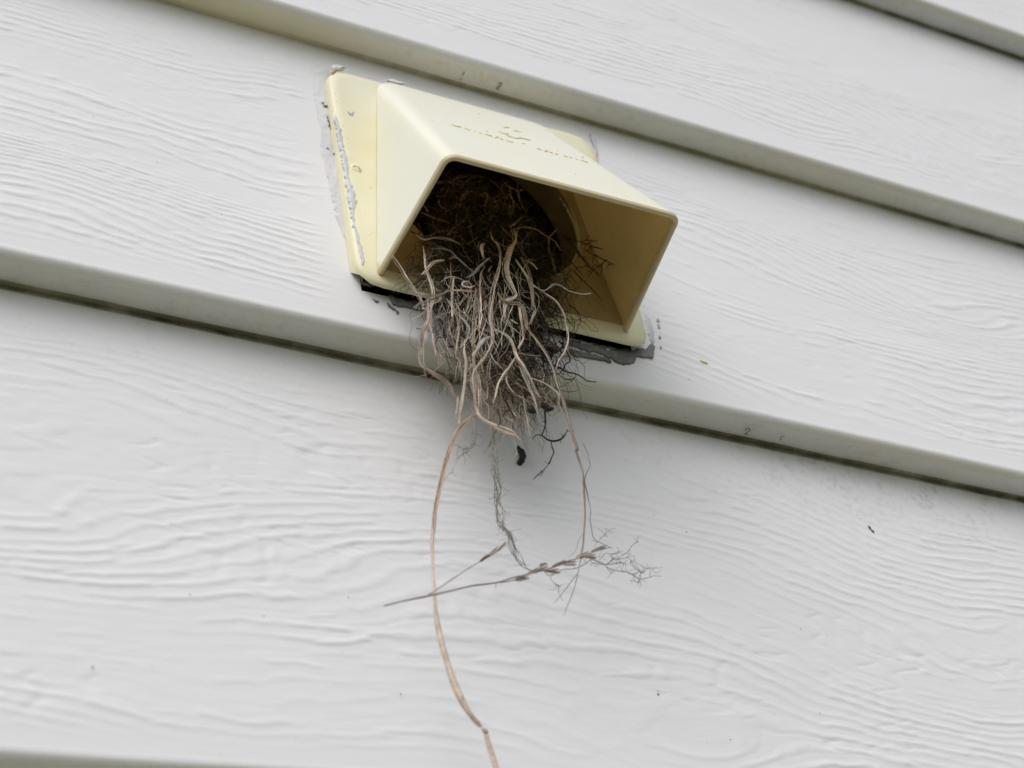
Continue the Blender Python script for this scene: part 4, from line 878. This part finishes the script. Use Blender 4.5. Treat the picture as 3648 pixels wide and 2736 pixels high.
strand(F, 'b', [(1360, 450, 8), (1450, 570, 14), (1530, 700, 14), (1580, 800, 14), (1630, 980, 12)], 'tan', -0.006, 0.7, 5, 0.001, 0, 63, 0.0003)
WSC[0] = 1.0
thing_from(F, 'hanging_grass', 'long thin brown grass stem hanging down the right side of the nest', 'grass stem')
F = Fibres()
strand(F, 'b', [(1800, 1480, 4), (1850, 1560, 4), (1905, 1650, 3)], 'tan', -0.004, 0.8, 4, 0.001, 0, 64, 0.0003)
strand(F, 'c', [(1135, -30, 4), (1168, 70, 4), (1152, 160, 5), (1160, 220, 8), (1170, 300, 4), (1172, 380, 4), (1188, 460, 4), (1230, 490, 4), (1290, 518, 4)], 'root', -0.003, 0.8, 4, 0.001, 0, 65, 0.0005)
strand(F, 'c', [(1140, 420, 3), (1112, 480, 3), (1095, 530, 3), (1060, 565, 3)], 'root', -0.003, 0.8, 4, 0.001, 0, 66, 0.0005)
strand(F, 'c', [(1112, 640, 4), (1065, 700, 4), (1020, 755, 3), (985, 800, 2)], 'root', -0.003, 0.8, 4, 0.001, 0, 67, 0.0004)
thing_from(F, 'hair_fibre', 'hair thin fibre hanging beside the long brown grass stem', 'fibre')

def branchy(F, Q, n, L, colr, w, seed, bias=None):
    rs = np.random.RandomState(seed)
    for i in range(n):
        j = rs.randint(2, len(Q) - 1); d = Q[min(j + 1, len(Q) - 1)] - Q[j - 1]; d = d / (np.linalg.norm(d) + 1e-9)
        v = d + rs.normal(0, 0.8, 3) * np.array([1, 0.5, 1]) + (0 if bias is None else np.array(bias)); v /= np.linalg.norm(v); p = Q[j].copy(); pts = [p.copy()]
        m = rs.randint(4, 10); st = L * rs.uniform(0.4, 1.2) / m
        for q in range(m): v = v + rs.normal(0, 0.55, 3); v /= np.linalg.norm(v); p = p + v * st; pts.append(p.copy())
        F.add(np.array(pts), w * np.linspace(1, 0.5, m + 1), colr, 0.9, 3, rs=rs)
F = Fibres()   # hanging bundle of curly root hairs
base = [('b', 1045, 1090), ('b', 1035, 1200), ('b', 1038, 1330), ('b', 1045, 1460), ('b', 1050, 1600), ('c', 668, 60), ('c', 672, 130), ('c', 690, 200), ('c', 697, 270), ('c', 703, 330), ('c', 706, 390), ('c', 740, 440), ('c', 762, 500), ('c', 795, 560), ('c', 835, 610), ('c', 862, 632)]
for q in range(7):
    rs = np.random.RandomState(80 + q); ph = rs.uniform(0, 6)
    pts = [(c, x + (1 if c == 'b' else 0.85) * (17 * math.sin(ph + i * 1.1) + rs.uniform(-9, 9)), y, 6.4 if c == 'b' else 3.9) for i, (c, x, y) in enumerate(base)][(q % 3) * 2: len(base) - (q % 4)]
    Q = strand(F, 'c', pts, 'root', -0.001, 0.9, 4, 0.002, 0, 80 + q, 0.0006, step=0.001)
    branchy(F, Q, 9, 0.0055, 'root', 0.00022, 180 + q)
thing_from(F, 'root_strand', 'curly bundle of hair thin grey roots hanging down the middle', 'root', M_FIBD)
F = Fibres()   # small straggle beside the straw's top
for q, pts in enumerate([[(690, 1640, 4), (770, 1560, 5), (850, 1480, 5), (880, 1440, 5), (885, 1350, 4)], [(840, 1400, 4), (850, 1450, 5), (875, 1495, 4)], [(700, 1500, 4), (760, 1530, 4), (820, 1530, 4)], [(860, 1350, 4), (845, 1400, 5), (860, 1470, 5), (810, 1540, 4), (730, 1600, 4), (680, 1680, 3), (660, 1760, 3)]]):
    Q = strand(F, 'b', pts, 'root', 0.0, 0.9, 4, 0.001, 0, 210 + q, 0.0005, step=0.001); branchy(F, Q, 5, 0.007, 'root', 0.00025, 230 + q)
thing_from(F, 'rootlet', 'small branching rootlet hanging beside the top of the long straw', 'root', M_FIBD)
F = Fibres()
Q = strand(F, 'b', [(1500, 1150, 16), (1505, 1230, 18), (1510, 1300, 16), (1495, 1370, 14), (1478, 1412, 14)], 'black', 0.0, 0.9, 5, 0.001, 0, 240, 0.0005, step=0.001); branchy(F, Q, 4, 0.006, 'dark', 0.0004, 241)
Q = strand(F, 'b', [(1380, 1460, 8), (1430, 1408, 12), (1480, 1420, 14), (1530, 1455, 18), (1590, 1465, 20), (1650, 1440, 18), (1690, 1400, 14), (1718, 1345, 8)], 'black', 0.0, 0.9, 6, 0.0005, 0, 242, 0.0003, step=0.001); branchy(F, Q, 6, 0.005, 'dark', 0.0004, 243)
Q = strand(F, 'b', [(1565, 1465, 12), (1570, 1510, 12), (1585, 1560, 14), (1560, 1620, 12), (1545, 1659, 11), ('c', 970, 40, 6), ('c', 945, 85, 6), ('c', 905, 125, 6), ('c', 876, 158, 5)], 'dark', 0.0, 0.9, 6, 0.0005, 0, 244, 0.0004, step=0.001); branchy(F, Q, 5, 0.004, 'dark', 0.0003, 245)
thing_from(F, 'forked_twig', 'crooked black forked twig dangling below the nest right of the black speck', 'twig', M_FIBD)

# seed stalk lying across the dangling strands
sd = empty('seed_stalk', on_y(1368, 2158, depth(2158) - 0.004))
tag(sd, 'dry grass stalk with seed heads caught across the dangling strands', 'seed stalk')
F = Fibres()
strand(F, 'c', [(98, 816, 7), (200, 790, 9), (320, 765, 9), (430, 740, 9), (560, 710, 9), (680, 693, 8), (780, 665, 8), (880, 640, 8), (980, 612, 7), (1060, 580, 6), (1130, 560, 5), (1200, 530, 4), (1280, 512, 3)], 'mauve', -0.006, 0.85, 6, 0.0004, 0, 260, 0.00008)
strand(F, 'c', [(640, 700, 5), (720, 692, 6), (790, 680, 6), (850, 665, 4)], 'mauve', -0.006, 0.85, 5, 0.0004, 0, 261, 0.0001)
F.build('stalk', sd)
F = Fibres(); strand(F, 'c', [(318, 766, 6), (400, 712, 5), (480, 660, 5), (560, 608, 5), (640, 562, 5), (700, 522, 4), (752, 476, 3)], 'mauve', -0.006, 0.85, 5, 0.0004, 0, 262, 0.00008); F.build('side_stalk', sd)
F = Fibres(); strand(F, 'c', [(684, 694, 5), (682, 712, 10), (678, 728, 5)], 'tan', -0.006, 0.6, 5, 0, 0, 263, 0); F.build('leaf_scrap', sd)
def spikelet(x, y, a, L, w, seed):
    rs = np.random.RandomState(seed); F = Fibres()
    for q in range(5):
        o = rs.uniform(-.16, .16); sx, sy = x + rs.uniform(-6, 6), y + rs.uniform(-5, 5)
        dx, dy_ = math.cos(a + o), math.sin(a + o)
        strand(F, 'c', [(sx, sy, 3), (sx + dx * L * .3, sy + dy_ * L * .3, w), (sx + dx * L * .65, sy + dy_ * L * .65, w * .8), (sx + dx * L, sy + dy_ * L, 1.5)], ['mauve', 'tan', 'mauve', 'grey', 'rose'][q], -0.006 + rs.uniform(-.0006, .0006), 0.5, 5, 0, 0, seed * 7 + q, 0.00005)
    return F.build('seed_head', sd)
for i, (x, y, a, L, w) in enumerate([(600, 584, -0.6, 62, 12), (645, 555, -0.65, 70, 12), (690, 528, -0.85, 70, 10), (780, 684, -0.25, 74, 13), (840, 655, -0.45, 70, 15), (880, 638, -0.5, 76, 13), (935, 632, 0.0, 80, 14), (975, 612, -0.35, 80, 16), (1030, 600, -0.15, 70, 14), (1100, 565, -0.3, 74, 18), (1130, 553, 0.05, 74, 16), (1180, 536, -0.35, 80, 13), (910, 602, -0.1, 40, 8)]):
    spikelet(x, y, a, L, w * 0.8, 270 + i)

F = Fibres()   # fan of roots beyond the seed heads
R1 = [(890, 650, 4), (905, 625, 4), (935, 632, 5), (960, 655, 5), (1000, 645, 5), (1050, 632, 6), (1100, 630, 6), (1150, 610, 6), (1190, 588, 6), (1220, 596, 6), (1255, 605, 6), (1285, 630, 5), (1330, 645, 5), (1380, 652, 5), (1415, 678, 5), (1460, 676, 5), (1505, 662, 4), (1545, 660, 3)]
R2 = [(1180, 590, 5), (1220, 598, 5), (1260, 592, 5), (1290, 572, 5), (1318, 568, 5), (1345, 548, 5), (1372, 528, 4), (1385, 505, 4), (1418, 478, 3)]
R3 = [(1200, 590, 4), (1230, 570, 4), (1250, 545, 4), (1290, 552, 4), (1320, 530, 4), (1310, 508, 3)]
R4 = [(1300, 580, 4), (1340, 568, 4), (1372, 562, 3), (1382, 582, 3), (1402, 586, 3)]
R5 = [(1385, 652, 4), (1425, 640, 4), (1450, 622, 3), (1480, 618, 3), (1510, 645, 3), (1540, 632, 3)]
R6 = [(1440, 676, 3), (1435, 655, 3), (1452, 640, 3), (1455, 630, 2)]
R7 = [(1400, 670, 3), (1410, 690, 3), (1435, 697, 2)]
R8 = [(1190, 510, 3), (1215, 480, 3), (1240, 455, 3), (1275, 420, 3), (1305, 412, 2)]
R9 = [(960, 655, 3), (972, 680, 3), (995, 702, 3), (1020, 715, 2)]
R10 = [(1250, 600, 4), (1290, 600, 4), (1325, 590, 4), (1345, 598, 3)]
for q, rr in enumerate([R1, R2, R3, R4, R5, R6, R7, R8, R9, R10]):
    Q = strand(F, 'c', [(x, y, w * .8) for x, y, w in rr], 'root', -0.004, 0.9, 4, 0.0015, 0, 400 + q, 0.0005, step=0.001); branchy(F, Q, 7 if q else 16, 0.006 if q else 0.008, 'root', 0.00024, 420 + q)
thing_from(F, 'root_fan', 'spreading fan of hair thin grey roots at the right end of the seed stalk', 'root', M_FIBD)

# ------------------------------------------------------------------ bits stuck to the wall
def blob_chain(name, pts, mat, label, cat, pt, group=None, squash=1.0):
    F = Fibres(); P = [pt(u, v, w / 2 * PXM * 0.6) for u, v, w in pts]; Q, W = catmull(P, [w * PXM for *_, w in pts], 0.0007)
    F.add(Q, W * (1 + 0.15 * np.sin(np.arange(len(W)) * 1.7)), (0.02, 0.021, 0.024), 0.8, 8); o = from_np(name, np.array(F.V), np.array(F.F), mat, None, True, np.array(F.C)); tag(o, label, cat, group); return o
low = lambda u, v, h: on_board(u, v, h, -1)
blob_chain('dropping', [(1846, 1588, 4), (1850, 1600, 14), (1860, 1614, 20), (1862, 1632, 19), (1852, 1648, 18), (1847, 1655, 8)], M_BLACK, 'small black curled dropping on the white board just below the nest', 'dropping', low)
blob_chain('plant_scrap', [(3092, 1872, 2), (3098, 1880, 9), (3104, 1888, 4), (3110, 1894, 9), (3114, 1898, 2)], mat_simple('grey_green_scrap', (0.10, 0.14, 0.12), (0.22, 0.24, 0.20), 600, 0.8), 'tiny grey green scrap stuck on the lowest wide board, far right', 'scrap', low)
blob_chain('pollen_speck', [(2490, 1284, 2), (2500, 1288, 9), (2512, 1292, 8), (2522, 1297, 2)], M_YEL, 'tiny yellow speck on the board right of the vent corner', 'speck', bpt)
bm = bmesh.new()
rs = random.Random(5)
pts = [(334, 416, 0, 5), (120, 498, 0, 6), (425, 824, 0, 4), (560, 577, 0, 3), (596, 1424, -1, 7), (1015, 1298, -1, 4), (678, 2118, -1, 5), (940, 2194, -1, 5), (330, 2376, -1, 7), (1241, 2128, -1, 5), (1428, 2473, -1, 6), (1218, 2325, -1, 4), (2344, 2462, -1, 7), (2345, 2473, -1, 7), (2853, 2240, -1, 5), (2946, 2262, -1, 5), (2922, 2541, -1, 5), (2446, 1895, -1, 6), (2330, 1837, -1, 4), (2602, 2634, -1, 5), (3465, 543, 1, 5), (3258, 1343, 0, 6), (3066, 1848, -1, 4), (3080, 1860, -1, 3), (2456, 1352, 0, 5), (1380, 1745, -1, 4), (540, 2375, -1, 4)]
for i in range(40):
    u, v = rs.uniform(0, 3648), rs.uniform(0, 2736); k = -1 if v > 1050 + 0.21 * u else (0 if v > 0.29 * (u - 637) + 25 else None)
    if k is None or (1150 < u < 2450 and 200 < v < 1500): continue
    pts.append((u, v, k, rs.uniform(1.5, 3.5)))
for u, v, k, r in pts:
    c = on_board(u, v, 0.0003, k); ico = bmesh.ops.create_icosphere(bm, subdivisions=1, radius=r * PXM * 0.35)
    sx, sz = rs.uniform(0.6, 1.6), rs.uniform(0.5, 1.0)
    for vv in ico['verts']: vv.co = c + Vector((vv.co.x * sx, vv.co.y * 0.5, vv.co.z * sz))
sp = from_bm('dirt_specks', bm, M_SPECK, None, False); tag(sp, 'scattered tiny brown dirt specks on the white boards', 'dirt', kind='stuff')

print('TRIS', sum(len(o.data.polygons) * 2 for o in scene.objects if o.type == 'MESH'))
